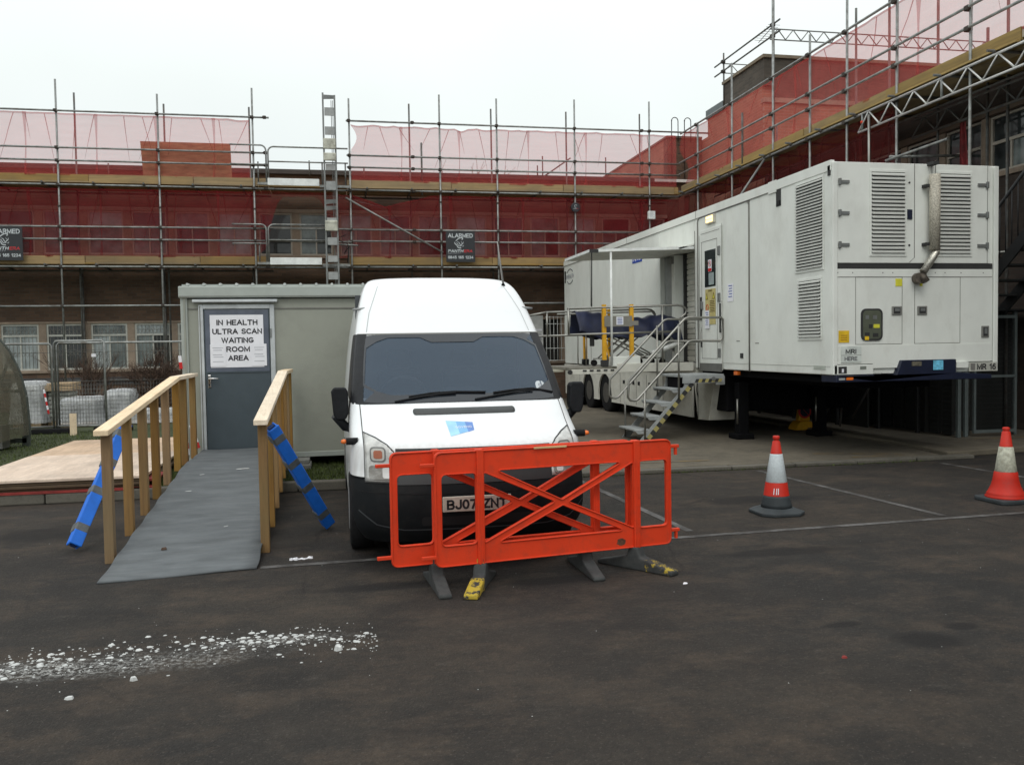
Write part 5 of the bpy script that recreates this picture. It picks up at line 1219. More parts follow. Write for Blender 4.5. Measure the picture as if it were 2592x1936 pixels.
# body shell around the open side bay
m = MB(); m.box(X0, X1, Y0+.02, OY0, Z0, Z1); m.build('rear_body', TP, g, .012)
m = MB(); m.box(X0, X1, OY1, YFR, Z0-.05, Z1); m.build('front_body', TP, g, .012)
MB().box(X0, X1, OY0+.003, OY1-.003, 3.42, Z1-.003).build('bay_header', TP, g, .008)
MB().box(X0+.5, X1, OY0+.003, OY1-.003, 1.3, 3.418).build('bay_back', DARKM, g)
MB().box(X0+.02, X1, OY0+.003, OY1-.003, 1.12, 1.3).build('bay_sill', TPD, g, .006)
# roof edge rail
MB().box(X0-.012, X0+.05, Y0+.02, YFR, 3.93, 4.07).build('roof_rail', TP, g, .006); MB().box(X0-.016, X0-.011, 12.2, YFR, 3.925, 3.935).build('panel_seam', SEAML, g); MB().box(X0-.018, X0-.012, 11.95, 12.2, 3.9, 4.08).build('rail_cover', TP, g, .004)
for y in (14.9, 18.7): MB().box(X0-.016, X0-.011, y-.005, y+.005, 3.94, 4.07).build('panel_seam', SEAML, g)
# roller shutter: each slat a part
sh = MB().box(X0+.27, X0+.3, OY0+.03, 15.93, 1.32, 3.4).build('roller_shutter', TP, g)
for i in range(20): z = 1.34+.104*i; MB().box(X0+.245, X0+.27, OY0+.03, 15.93, z, z+.088).build('shutter_slat', TPD, sh, .006)
MB().box(X0+.2, X0+.32, 15.93, 16.0, 1.32, 3.4).build('bay_post', SEAM, g); MB().box(X0+.02, X0+.28, 16.02, 16.16, 1.32, 3.4).build('bay_post', TP, g, .008)
MB().box(X0+.1, X0+.5, 16.2, 16.7, 1.32, 3.4).build('inner_panel', M('grey_inner', (.25, .26, .25), .6), g)
for z in (3.3, 1.6): MB().box(X0, X0+.05, 16.03, 16.12, z-.07, z+.07).build('bay_hinge', ALU, g, .005)
MB().box(X0+.23, X0+.245, 15.08, 15.2, 1.83, 1.93).build('amber_lamp', AMB, g)
# vertical seams on the side
for y, z0, z1, w, mt in ((12.84, 1.21, 3.93, .018, SEAML), (14.83, 1.21, 3.9, .016, SEAML), (14.97, 1.21, 3.72, .008, SEAML), (21.6, 1.2, 4.0, .012, SEAML)):
    MB().box(X0-.008, X0-.001, y-w/2, y+w/2, z0, z1).build('panel_seam', mt, g)
MB().box(X0-.009, X0-.001, 12.84, 14.78, 3.915, 3.935).build('panel_seam', SEAML, g)
MB().path([(X0-.01, 14.83, 3.85), (X0-.01, 14.8, 3.91), (X0-.01, 14.72, 3.925)], .008, 6).build('rubber_trim', SEAML, g); MB().path([(X0-.01, 12.96, 3.925), (X0-.01, 12.87, 3.9), (X0-.01, 12.84, 3.83)], .008, 6).build('rubber_trim', SEAML, g)
MB().tube((X0-.012, 12.84, 1.21), (X0-.012, 12.84, 3.85), .011, 6).build('rubber_trim', SEAML, g); MB().tube((X0-.012, 14.83, 1.21), (X0-.012, 14.83, 3.85), .009, 6).build('rubber_trim', SEAML, g)
MB().box(X0-.004, X0+.001, Y0+.05, 14.8, 1.33, 1.335).build('panel_seam', M('faint_seam', (.4, .4, .37), .6), g)
# side door
d = MB().box(X0-.03, X0-.002, 13.82, 14.7, 1.2, 3.68).build('door_surround', TP, g, .006)
for a in ((13.79, 13.8, 1.2, 3.7), (14.71, 14.72, 1.2, 3.6)): MB().box(X0-.032, X0-.028, *a).build('door_seam', SEAML, d)
for a in ((13.97, 14.63, 3.465, 3.472), (14.605, 14.613, 1.4, 3.465), (13.97, 13.977, 1.4, 3.465), (13.97, 14.61, 1.4, 1.407), (13.88, 14.64, 3.61, 3.617)): MB().box(X0-.034, X0-.029, *a).build('door_seam', SEAML, d)
MB().box(X0-.036, X0-.03, 14.03, 14.47, 2.66, 3.3).build('door_glass', M('door_glass_dark', (.02, .028, .03), .08), d)
MB().box(X0-.038, X0-.03, 13.8, 14.72, 1.18, 1.32).build('kick_plate', M('grey_kick', (.13, .13, .12), .6), d)
for z in (3.25, 2.45, 1.5): MB().box(X0-.05, X0-.03, 13.84, 13.93, z-.08, z+.08).build('hinge', ALU, d, .01)
MB().box(X0-.055, X0-.03, 14.6, 14.65, 2.1, 2.5).build('door_handle', SEAM, d, .008); MB().box(X0-.07, X0-.03, 14.55, 14.63, 2.28, 2.42).build('lock_case', ALU, d, .01); MB().box(X0-.05, X0-.03, 13.83, 13.86, 1.85, 2.35).build('door_handle', SEAM, d)
MB().box(X0-.05, X0-.03, 14.6, 14.63, 1.6, 1.7).build('catch', SEAM, d)
# lamp, latches, labels on the side
l = MB().box(X0-.04, X0-.0, 14.08, 14.42, 3.755, 3.905).build('door_lamp', M('lamp_case', (.5, .48, .4), .5), g, .008); MB().box(X0-.05, X0-.041, 14.12, 14.38, 3.78, 3.885).build('lamp_glass', LAMPE, l); MB().box(X0-.06, X0-.05, 14.11, 14.39, 3.825, 3.835).build('lamp_bar', WHT, l)
q = MB().box(X0-.006, X0+.001, 11.84, 11.98, 3.68, 3.94).build('marker_recess', SEAM, g); MB().box(X0-.02, X0-.006, 11.86, 11.94, 3.7, 3.76).build('marker_lamp', BLKP, q)
MB().box(X0-.014, X0+.001, 24.0, 24.1, 3.45, 3.78).build('latch', SEAM, g)
MB().box(X0-.01, X0, 13.07, 13.17, 1.42, 1.5).build('small_hatch', SEAM, g)
for y, z in ((13.25, 1.7), (12.6, 1.66)): MB().box(X0-.004, X0+.001, y-.06, y+.06, z-.006, z+.006).build('scuff', SEAML, g)
MB().box(X0-.006, X0, 10.66, 10.95, 1.29, 1.34).build('faint_plate', M('faint_plate', (.42, .45, .4), .5), g)
MB().box(X0-.012, X0, 10.53, 10.59, 3.87, 4.0).build('corner_light', SEAM, g)
# louvre panels; every slat its own part
def louvre(face, a0, a1, z0, z1, n, p):
    fr = MB()
    def bx(mb, u0, u1, d0, d1, c0, c1):
        if face == 'X': mb.box(X0-d1, X0-d0, u0, u1, c0, c1)
        else: mb.box(u0, u1, Y0-d1, Y0-d0, c0, c1)
    bx(fr, a0-.03, a1+.03, .002, .012, z0-.04, z0); bx(fr, a0-.03, a1+.03, .002, .012, z1, z1+.035); bx(fr, a0-.03, a0, .002, .012, z0, z1); bx(fr, a1, a1+.03, .002, .012, z0, z1)
    f = fr.build('louvre_panel', TP, g, .003); k = MB(); bx(k, a0, a1, .001, .003, z0, z1); k.build('louvre_back', SEAM, f)
    h = (z1-z0)/n
    for i in range(n):
        z = z0+h*i
        m = MB()
        if face == 'X': m.prism([(X0-.03, z+.004), (X0-.03, z+h*.42), (X0-.004, z+h*.85), (X0-.004, z+h*.5)], 1, a0+.002, a1-.002)
        else: m.prism([(Y0-.03, z+.004), (Y0-.03, z+h*.42), (Y0-.004, z+h*.85), (Y0-.004, z+h*.5)], 0, a0+.002, a1-.002)
        m.build('louvre_slat', LOUV, f)
louvre('X', 10.72, 11.4, 2.68, 3.88, 28, 0); louvre('X', 10.77, 11.34, 1.73, 2.52, 17, 0)
louvre('Y', 7.08, 7.58, 2.84, 3.92, 21, 0); louvre('Y', 8.1, 8.59, 2.84, 3.92, 21, 0)
# rear face
r = MB().box(X0+.04, X1-.15, Y0-.0, Y0+.02, 2.71, 4.045).build('upper_rear_panel', TP, g, .006)
MB().box(X0+.04, X1-.1, Y0+.004, Y0+.018, 2.63, 2.71).build('shadow_gap', SEAM, g)
MB().box(X0+.04, X1-.1, Y0-.004, Y0+.02, 1.36, 2.63).build('lower_rear_panel', TP, g, .006)
for x in (X0-.0, X1-.09): MB().box(x, x+.07, Y0-.02, Y0+.02, Z0, 4.04).build('corner_post', TP, g, .01)
for a in ((7.725, 7.733, 2.78, 4.04), (8.86, 8.866, 2.71, 4.04)): MB().box(a[0], a[1], Y0-.004, Y0+.001, a[2], a[3]).build('panel_seam', SEAML, g)
MB().prism([(7.72, 2.78), (7.73, 2.785), (7.66, 2.72), (7.65, 2.72)], 1, Y0-.004, Y0).build('panel_seam', SEAML, g)
def seamrect(x0, x1, z0, z1, w=.006):
    m = MB(); y = Y0-.0075
    for a in ((x0, x1, z0, z0+w), (x0, x1, z1-w, z1), (x0, x0+w, z0+w, z1-w), (x1-w, x1, z0+w, z1-w)): m.box(a[0], a[1], y, y+.004, a[2], a[3])
    m.build('hatch_seam', SEAML, g)
seamrect(6.84, 7.545, 1.62, 2.525); seamrect(7.73, 8.44, 1.62, 2.525)
MB().box(X0+.06, X1-.11, Y0-.0075, Y0-.003, 2.52, 2.527).build('panel_seam', SEAML, g); MB().box(X0+.08, X1-.13, Y0-.009, Y0-.004, 1.36, 1.61).build('step_panel', TP, g, .003)
MB().box(X0+.055, X0+.06, Y0-.0075, Y0-.003, 1.37, 2.62).build('panel_seam', SEAML, g); MB().box(X0+.05, X1-.1, Y0-.006, Y0-.001, 1.355, 1.364).build('panel_seam', SEAM, g)
for x, zz in [(6.59, 3.78), (6.59, 3.37), (6.59, 2.95), (8.705, 3.78), (8.705, 3.37), (8.705, 2.95)]:
    h = MB().box(x, x+.16, Y0-.018, Y0-.0, zz-.022, zz+.022).build('door_hinge', ALU, g, .004); xx = x if x < 7 else x+.13
    MB().box(xx, xx+.035, Y0-.03, Y0-.001, zz-.045, zz+.045).build('hinge_knuckle', ALU, h, .006)
def latch(x0, x1, z0, z1):
    l = MB().box(x0, x1, Y0-.02, Y0-.005, z0, z1).build('paddle_latch', M('latch_grey', (.25, .25, .23), .5, .3), g, .012); MB().box(x0+.025, x1-.025, Y0-.024, Y0-.0205, z0+.02, z1-.02).build('latch_paddle', SEAM, l, .004); MB().box(x0+.04, x1-.04, Y0-.03, Y0-.0245, z0+.05, z1-.03).build('latch_tongue', ALU, l)
latch(7.38, 7.53, 2.01, 2.13); latch(7.77, 7.92, 2.01, 2.13); latch(8.77, 8.89, 1.69, 1.85)
w = MB().prism(rrect(6.92, 7.24, 1.67, 2.1, .07, 5), 1, Y0-.02, Y0-.005).build('control_window', SEAM, g); MB().prism(rrect(6.945, 7.215, 1.695, 2.075, .055, 5), 1, Y0-.022, Y0-.0205).build('window_glass', M('control_panel', (.1, .11, .08), .3), w)
for x, z, s_, mt in ((6.98, 1.99, .05, ALU), (7.09, 1.99, .06, ALU), (7.03, 1.87, .05, SEAM), (7.1, 1.87, .09, YELB), (6.97, 1.76, .07, SEAM), (7.09, 1.75, .08, SEAM), (6.97, 1.71, .06, YELS)): MB().box(x, x+s_, Y0-.025, Y0-.0225, z-.03, z+.02).build('gauge', mt, w)
MB().box(7.62, 7.69, Y0-.012, Y0, 3.3, 3.43).build('dark_reflector', NAVYM, g); MB().box(8.055, 8.075, Y0-.012, Y0, 3.3, 3.42).build('dark_reflector', SEAM, g)
for z in (3.79, 2.95): MB().disc((7.65, Y0, z), (0, -1, 0), .014, .008, 10).build('bolt', SEAM, g)
for x in (6.58, 6.8, 7.25, 7.4, 8.05, 8.2, 8.45, 8.8): MB().disc((x, Y0-.003, 2.58), (0, -1, 0), .008, .004, 6).build('rivet', SEAML, g)
# stickers and writing
for a, mt in (((7.44, 7.54, 2.4, 2.5), YELB), ((7.81, 7.85, 2.4, 2.5), YELB), ((6.59, 6.745, 1.65, 1.81), YELS)):
    s_ = MB().box(a[0], a[1], Y0-.01, Y0-.005, a[2], a[3]).build('warning_sticker', mt, g)
    if mt is YELS:
        for k in range(3): MB().box(a[0]+.03, a[1]-.03, Y0-.0115, Y0-.0102, a[2]+.03+.03*k, a[2]+.04+.03*k).build('print_line', M('amber_print', (.4, .2, .01), .6), s_)
s_ = MB().box(6.62, 6.92, Y0-.02, Y0-.01, 1.385, 1.6).build('paper_sign', M('laminated_paper', (.62, .66, .62), .3), g); lettering('MRI', 6.765, 1.53, .16, .065, 'Y', Y0-.0205, INK, s_, bold=.02); lettering('HERE', 6.765, 1.435, .19, .055, 'Y', Y0-.0205, M('soft_ink', (.09, .09, .1), .8), s_, bold=.01)
MB().box(6.62, 6.92, Y0-.0215, Y0-.0205, 1.478, 1.483).build('fold_line', SEAML, s_)
p_ = MB().box(8.56, 9.0, Y0-.04, Y0-.02, 1.225, 1.35).build('number_board', M('board_dull', (.45, .45, .4), .5), g, .004); lettering('MR 16', 8.83, 1.287, .3, .085, 'Y', Y0-.0405, INK, p_, bold=.015); MB().box(8.58, 8.65, Y0-.0415, Y0-.0405, 1.24, 1.335).build('grey_tab', SEAML, p_)
# rear underrun and lights
MB().box(X0+.02, 7.1, Y0-.02, Y0+.03, 1.22, 1.35).build('bumper_strip', TP, g, .006); MB().box(6.58, 6.7, Y0-.026, Y0-.021, 1.24, 1.33).build('tow_sticker', SEAM, g); MB().box(6.625, 6.655, Y0-.028, Y0-.0265, 1.25, 1.3).build('sticker_mark', PAPER, g); MB().box(6.9, 6.99, Y0-.026, Y0-.021, 1.29, 1.33).build('grey_label', M('dull_label', (.2, .22, .19), .6), g)
MB().prism([(7.1, 1.14), (7.42, 1.2), (7.5, 1.4), (8.34, 1.4), (8.34, 1.22), (8.9, 1.18), (8.9, 1.12), (6.52, 1.12), (6.52, 1.21), (7.1, 1.21)], 1, Y0-.06, Y0+.3).build('coupling_plate', NAVYM, g, .01)
MB().box(7.1, 7.5, Y0-.01, Y0+.04, 1.3, 1.36).build('bumper_strip', TP, g); MB().box(8.35, 8.54, Y0-.05, Y0+.02, 1.28, 1.36).build('white_plate', TP, g)
MB().box(7.98, 8.13, Y0-.068, Y0-.061, 1.26, 1.39).build('blue_sticker', M('sticker_cyan', (.15, .5, .7), .5, var=.3, vs=20), g); MB().box(7.65, 7.8, Y0-.064, Y0-.061, 1.32, 1.38).build('worn_patch', M('worn_metal', (.12, .11, .08), .6, var=.4, vs=30), g)
MB().box(6.56, 6.65, Y0-.066, Y0-.061, 1.15, 1.18).build('reflector', M('reflector_clear', (.3, .32, .32), .4), g); MB().box(6.67, 6.77, Y0-.066, Y0-.061, 1.15, 1.185).build('reflector', AMB, g)
MB().box(X0+.7, X1-.7, Y0+.5, 14.6, 1.0, 1.215).build('chassis', M('chassis_black', (.007, .007, .008), .9, spec=.1), g)
CH = MATS['chassis_black']
MB().box(X0+.12, X1-.1, 13.95, 15.6, .48, 1.14).build('equipment_box', CH, g, .03)
MB().box(X0+.15, X1-.2, 10.9, YFR-.5, 1.1, 1.18).build('floor_frame', CH, g)
MB().box(X0+.0, X0+.06, 13.3, 13.42, 1.14, 1.2).build('side_marker', AMB, g)
for x in (6.76, 8.22):
    lg = MB().box(x-.07, x+.11, 13.62, 13.8, .12, 1.0).build('landing_leg', CH, g, .01); MB().box(x-.14, x+.18, 13.55, 13.9, .035, .13).build('foot_plate', CH, lg, .02); MB().tube((x-.1, 13.62, .3), (x-.1, 13.62, .72), .018).build('jack_rod', STAIN, lg)
# lower side lockers
def locker(y0, y1, z0, z1): 
    o = MB().box(X0+.0, X0+.04, y0, y1, z0, z1).build('locker_door', TPD, g, .006); return o
arch_c = 20.6
YA = 20.62; RA = .62
m = MB(); pts = [(16.0, .33), (16.0, 1.0), (YFR, 1.0), (YFR, .12), (22.42, .1)]
def arched(y0, y1, z0, z1, archs):
    top = [(y1, z1), (y0, z1)]; bot = [(y0, z0)]
    for c, r_ in archs:
        zc = .42
        a_ = math.asin(max(-1, min(1, (z0-zc)/r_)))
        n = 12; a0, a1 = math.pi-a_, a_
        bot += [(c+r_*math.cos(a0+(a1-a0)*i/n), zc+r_*math.sin(a0+(a1-a0)*i/n)) for i in range(n+1)]
    bot += [(y1, z0)]; return bot+top
MB().prism(arched(15.15, YFR, .3, 1.08, [(20.5, .55), (21.95, .55)]), 0, X0+.0, X0+.04).build('lower_skirt', TPD, g)
for y in (16.6, 17.55, 18.2, 19.3, 22.7): MB().box(X0-.006, X0-.001, y-.005, y+.005, .34, 1.02).build('panel_seam', SEAML, g)
for y in (16.9, 17.35, 18.0, 18.35, 19.0): 
    MB().path([(X0-.012, y, .78), (X0-.012, y, .86)], .03, 8).build('locker_latch', SEAM, g)
MB().box(X0-.03, X0+.03, 15.1, YFR, 1.1, 1.14).build('skirt_rail', TPD, g, .006)
for y in (20.5, 21.95, 23.3):
    for x in (X0+.17, X1-.35):
        w_ = MB().path([(x-.13, y, .5), (x-.11, y, .5), (x+.12, y, .5), (x+.15, y, .5)], [.43, .49, .49, .43], 30).build('wheel', RUB, g)
        MB().path([(x-.135, y, .5), (x-.1, y, .5)], [.25, .2], 24).build('rim', M('trailer_rim', (.1, .095, .085), .6, .3), w_)

MB().box(X0+.6, X1-.6, 15, 22, .4, 1.0).build('axle_frame', CH, g)
m = MB().prism([(14.9, .28), (15.1, 1.13), (14.15, 1.13), (14.42, .3)], 0, X0-.0, X0+.5); m.build('front_skirt', TPD, g, .01); MB().path([(X0-.02, 14.85, 1.1), (X0-.02, 14.9, .8), (X0-.02, 14.84, .7)], .008, 5).build('rubber_cable', RUB, g)
MB().box(X0-.006, X0-.001, 14.87, 14.885, .3, 1.12).build('panel_seam', SEAM, g)
# blue NHS style lozenge and round logo as on the side
n_ = MB().box(X0-.008, X0-.001, 17.76, 18.36, 3.45, 3.72).build('blue_logo_plate', M('logo_plate_blue', (.01, .06, .4), .5), g)
lettering('NHS', 18.06, 3.585, .52, .19, 'X', X0-.009, PAPER, n_, shear=.15, bold=.03)
lg = MB().path([(X0-.006, 23.57+.36*math.cos(R(a)), 3.6+.2*math.sin(R(a))) for a in range(35, 146, 10)], .009, 5).build('round_logo', NAVYM, g)
MB().path([(X0-.006, 23.57+.36*math.cos(R(a)), 3.6+.2*math.sin(R(a))) for a in range(215, 326, 10)], .009, 5).build('logo_arc', NAVYM, lg)
lettering('INHEALTH', 23.57, 3.6, .8, .11, 'X', X0-.006, INKG, lg)
# canopy flap and its stays
c = MB().prism([(4.55, 3.335), (6.5, 3.4), (6.5, 3.43), (4.55, 3.365)], 1, 15.05, 16.7).build('canopy', M('canopy_sheet', (.72, .73, .68), .6), g)
MB().prism([(4.5, 3.33), (6.5, 3.4), (6.5, 3.45), (4.5, 3.38)], 1, 15.0, 15.05).build('canopy_edge', WHT, c); MB().box(4.5, 4.55, 15.05, 16.7, 3.33, 3.38).build('canopy_edge', WHT, c)
MB().box(4.5, 4.66, 14.97, 15.0, 3.32, 3.38).build('canopy_bracket', SEAM, c)
MB().tube((4.91, 15.03, 1.3), (4.91, 15.03, 3.36), .022).build('canopy_post', WHT, g); MB().tube((4.56, 15.1, 2.35), (4.56, 15.06, 3.34), .012, 6).build('canopy_stay', SEAM, g)

m = MB(); m.add([(X0, OY0, 3.5), (X0, OY1, 3.5), (X0-.3, OY1, 3.42), (X0-.3, OY0, 3.42)], [(0, 1, 2, 3)]); o = m.build('hinged_flap', TP, g); s_ = o.modifiers.new('s', 'SOLIDIFY'); s_.thickness = .03

# platform lift on the side
t = thing('platform_lift', 'railed platform lift deck standing out from the open side of the trailer', 'platform lift', (5.3, 15.9, 0))
MB().box(4.1, X0-.03, 15.06, 16.7, 1.22, 1.28).build('platform', M('platform_plate', (.2, .19, .16), .6, .3, dirt=(.35, .33, .28), ds=6), t, .008)
MB().box(3.9, 4.1, 15.4, 16.75, 1.19, 1.22).build('platform_flap', M('flap_pale', (.4, .38, .3), .6), t)
MB().box(4.15, 5.0, 15.0, 15.05, 1.15, 1.235).build('edge_beam', TPD, t, .006); MB().box(5.0, X0-.03, 15.0, 15.05, 1.17, 1.33).build('edge_beam', TPD, t, .006)
for i in range(5): MB().box(4.35+.13*i, 4.42+.13*i, 14.99, 14.999, 1.2, 1.23).build('slot', SEAM, t)
MB().disc((4.12, 15.05, 1.19), (0, -1, 0), .04, .06, 12).build('roller', SEAM, t)
MB().box(4.9, 5.45, 15.02, 15.2, 1.28, 1.46).build('white_housing', TP, t, .01)
for yy in (15.08, 16.68):
    MB().path([(4.1, yy, 2.33), (6.2, yy, 2.38)]+[(6.2+.17*math.sin(R(a)), yy, 2.27+.11*math.cos(R(a))) for a in (30, 60, 90, 120, 150)]+[(6.25, yy, 2.13)], .02).build('hand_rail', STAIN, t)
    MB().tube((3.75 if yy > 16 else 4.1, yy, 1.86), (6.25, yy, 1.9), .02).build('hand_rail', STAIN, t)
    MB().tube((4.12, yy, 1.86), (4.12, yy, 2.33), .02).build('rail_post', STAIN, t); MB().tube((5.9, yy, 1.28), (5.9, yy, 2.37), .018).build('rail_post', STAIN, t)
MB().path([(4.1, 16.68, 2.33), (3.72, 16.9, 2.26)], .02).build('hand_rail', STAIN, t)
MB().path([(4.12, 15.9, 2.26), (6.0, 15.9, 2.3), (6.08, 15.9, 2.22)], .016).build('hand_rail', STAIN, t)
for x, y, z1 in ((4.79, 15.1, 2.4), (5.31, 15.1, 2.4), (4.87, 16.6, 1.95), (5.38, 16.6, 2.38)):
    MB().box(x-.035, x+.035, y-.035, y+.035, 1.36, z1).build('yellow_post', YEL, t, .006); MB().box(x-.06, x+.06, y-.06, y+.06, 1.28, 1.4).build('post_foot', SEAM, t, .01)
MB().path([(4.86, 15.25, 1.75), (4.9, 15.2, 1.5), (4.93, 15.15, 1.3)], .02, 6).build('yellow_hose', YEL, t)
MB().tube((5.75, 15.25, 1.5), (6.45, 15.5, 1.7), .045, 10).build('white_tube', WHT, t); MB().tube((5.5, 15.2, 1.43), (5.75, 15.25, 1.5), .014, 6).build('rod', STAIN, t)
n_ = thing('lift_notice', 'grey board with a small printed sheet across the yellow lift posts', 'notice', (5.1, 15.04, 2.1))
MB().box(4.78, 5.3, 15.03, 15.045, 2.0, 2.19).build('board', M('drab_board', (.22, .21, .18), .8), n_); MB().box(5.3, 5.42, 15.03, 15.045, 2.02, 2.1).build('board_end', MATS['drab_board'], n_)
k = MB().box(5.0, 5.13, 15.02, 15.03, 2.03, 2.175).build('sheet', PAPER, n_)
for i in range(4): MB().box(5.02, 5.11, 15.017, 15.0195, 2.05+.03*i, 2.062+.03*i).build('print_line', M('blue_print', (.05, .1, .35), .7), k)
# trolley under a navy cover
t = thing('patient_trolley', 'scissor legged trolley standing on the lift platform under a navy cover', 'trolley', (5.4, 15.9, 1.28))
MB().box(4.6, 6.35, 15.6, 16.2, 1.86, 1.9).build('trolley_bed', STAIN, t)
for yy in (15.62, 16.18):
    for a, b in (((4.95, 1.87), (6.0, 1.4)), ((5.55, 1.87), (5.0, 1.42)), ((5.2, 1.87), (5.95, 1.45)), ((5.7, 1.87), (5.15, 1.42))): MB().tube((a[0], yy, a[1]), (b[0], yy, b[1]), .014, 6).build('scissor_leg', STAIN, t)
    MB().tube((4.9, yy, 1.41), (6.1, yy, 1.41), .013, 6).build('base_rail', STAIN, t)
    for x in (4.75, 5.85, 6.1): MB().disc((x, yy-.02, 1.34), (0, 1, 0), .06, .04, 16).build('castor', RUB, t)
    MB().tube((4.6, yy, 1.3), (4.6, yy, 1.88), .012, 6).build('drip_rod', STAIN, t)
MB().box(4.68, 4.76, 15.6, 15.66, 1.65, 1.88).build('hand_control', SEAM, t, .01)
m = MB(); nu, nv = 44, 16; vs = []
for i in range(nu+1):
    u = i/nu; x = 4.45+2.05*u
    zt = interp(u, [(0, 2.30), (.08, 2.33), (.2, 2.28), (.45, 2.17), (.75, 2.21), (.92, 2.24), (1, 2.15)]); zb = interp(u, [(0, 1.93), (.1, 1.86), (.2, 1.80), (.6, 1.80), (.75, 1.9), (.86, 1.8), (.96, 1.66), (1, 1.7)])
    for j in range(nv+1):
        v = j/nv; a = math.pi*v; w = .36; yy = 15.9-w*math.cos(a)*(1+.04*math.sin(u*31)); q = abs(math.cos(a))**3
        z = zt*(1-q)+zb*q+.018*math.sin(u*23+v*5)+.012*math.sin(u*51-v*9)
        vs.append((x+.01*math.sin(v*17), yy+.02*math.sin(u*27+v*3), z))
m.add(vs, [(i*(nv+1)+j, (i+1)*(nv+1)+j, (i+1)*(nv+1)+j+1, i*(nv+1)+j+1) for i in range(nu) for j in range(nv)], True); o = m.build('navy_cover', NAVY, None); tag(o, 'creased navy sheet draped over the patient trolley', 'cover')
s_ = o.modifiers.new('s', 'SOLIDIFY'); s_.thickness = .008

# access steps
t = thing('access_steps', 'grey metal steps with tube handrails and hazard tape up to the trailer door', 'steps', (5.5, 14.2, 0))
for i in range(4):
    x0, z = 4.9+.212*i, .24+.225*i
    s_ = MB().box(x0, x0+.27, 13.83, 14.65, z-.03, z).build('tread', STEPG, t, .005)
MB().box(5.72, 6.5, 13.8, 14.68, 1.1, 1.145).build('landing', STEPG, t, .006); MB().box(5.75, 6.5, 13.78, 13.81, 1.0, 1.12).build('landing_edge', STEPG, t)
MB().box(5.76, 6.0, 14.0, 14.5, .86, 1.09).build('landing_bracket', CH, t)
MB().box(6.35, 6.52, 13.79, 13.83, .96, 1.11).build('landing_bracket', STEPG, t, .01); MB().disc((6.3, 13.785, 1.07), (0, -1, 0), .035, .02, 12).build('roller', ALU, t)
for yy, nm in ((13.8, 0), (14.66, 1)):
    pts = [(4.86, .0), (5.08, .0), (5.95, 1.0), (5.95, 1.12), (5.76, 1.12), (5.72, .92)]
    for i in range(3, -1, -1): x0, z = 4.9+.212*i, .24+.225*i; pts += [(x0+.19, z-.04 if i else z-.04), (x0+.02, z-.04)] if False else []
    MB().prism([(4.93, 0), (5.07, .0), (5.95, 1.02), (5.95, 1.1), (5.8, 1.1), (5.78, .95)], 1, yy, yy+.022).build('stringer', STEPG, t)
    for i in range(4): x0, z = 4.9+.212*i, .24+.225*i; MB().prism([(x0+.01, z-.031), (x0+.3, z-.031), (x0+.22, z-.14), (x0+.17, z-.07), (x0+.05, z-.07)], 1, yy+.001, yy+.021).build('tread_bracket', STEPG, t)
hz = MB(); 
a, b = Vector((5.07, 13.795, .02)), Vector((5.93, 13.795, 1.0)); n = 15
for i in range(n):
    p, q = a.lerp(b, i/n), a.lerp(b, (i+1)/n); d_ = (b-a).normalized()*.03
    MB().add([(p.x-.028, p.y, p.z+.024), (p.x+.028, p.y, p.z-.024)]+[(q.x+.028, q.y, q.z-.024), (q.x-.028, q.y, q.z+.024)], [(0, 1, 2, 3)]).build('hazard_band', MATS.get('hazard_yellow') or M('hazard_yellow', (.38, .33, .12), .7) if i % 2 else SEAM, t)
for i in range(8):
    x = 5.96+.06*i; MB().add([(x, 13.776, 1.01), (x+.06, 13.776, 1.01), (x+.085, 13.776, 1.07), (x+.025, 13.776, 1.07)], [(0, 1, 2, 3)]).build('hazard_band', MATS['hazard_yellow'] if i % 2 else SEAM, t)
for yy, x_ in ((13.8, 4.8), (14.65, 4.745)):
    dx = x_-4.8
    hr = MB().path([(4.8+dx, yy, 1.07), (5.8+dx*.7, yy, 2.09), (5.86+dx*.7, yy, 2.11), (6.46, yy, 2.105), (6.5, yy, 2.06), (6.47, yy, 1.75), (6.43, yy, 1.71), (5.92+dx, yy, 1.72), (5.86+dx, yy, 1.70), (4.95+dx, yy, .75), (4.9+dx, yy, .73), (4.82+dx, yy, .74), (4.78+dx, yy, .79)], .02, 8, True).build('hand_rail', STAIN, t)
    for x, z0, z1 in ((5.07+dx, .05, .88), (5.68+dx, .75, 2.0)): MB().tube((x, yy-.01, z0), (x, yy-.01, z1), .018).build('rail_post', STAIN, t)
MB().tube((6.06, 14.65, 1.72), (6.06, 14.65, 2.1), .016).build('rail_post', STAIN, t)

# exhaust on the rear
t = thing('exhaust_pipe', 'perforated silencer with a bent tail pipe on the rear of the trailer', 'exhaust', (7.96, Y0-.1, 3.3))
MUF = M('perforated_metal', (.42, .39, .32), .6, 0, var=.45, vs=70)
MB().tube((7.965, Y0-.1, 2.88), (7.965, Y0-.1, 3.89), .07, 20).build('silencer', MUF, t); MB().path([(8.0, Y0-.1, 2.9), (7.97, Y0-.11, 2.83), (7.77, Y0-.13, 2.58)], .05, 14).build('bent_pipe', M('bright_perforated', (.5, .48, .42), .35, .7, var=.5, vs=60), t)
MB().path([(7.76, Y0-.01, 2.5), (7.74, Y0-.12, 2.5)], .075, 16).build('outlet_collar', M('sooty_metal', (.12, .1, .08), .6, .5, var=.4, vs=12), t); MB().tube((7.77, Y0-.1, 2.55), (7.8, Y0-.15, 2.45), .05, 12).build('outlet', MATS['sooty_metal'], t)
for z in (3.74, 2.96): MB().box(7.84, 7.9, Y0-.09, Y0, z-.02, z+.02).build('bracket', SEAM, t); MB().box(8.03, 8.06, Y0-.06, Y0, z-.02, z+.02).build('bracket', SEAM, t)
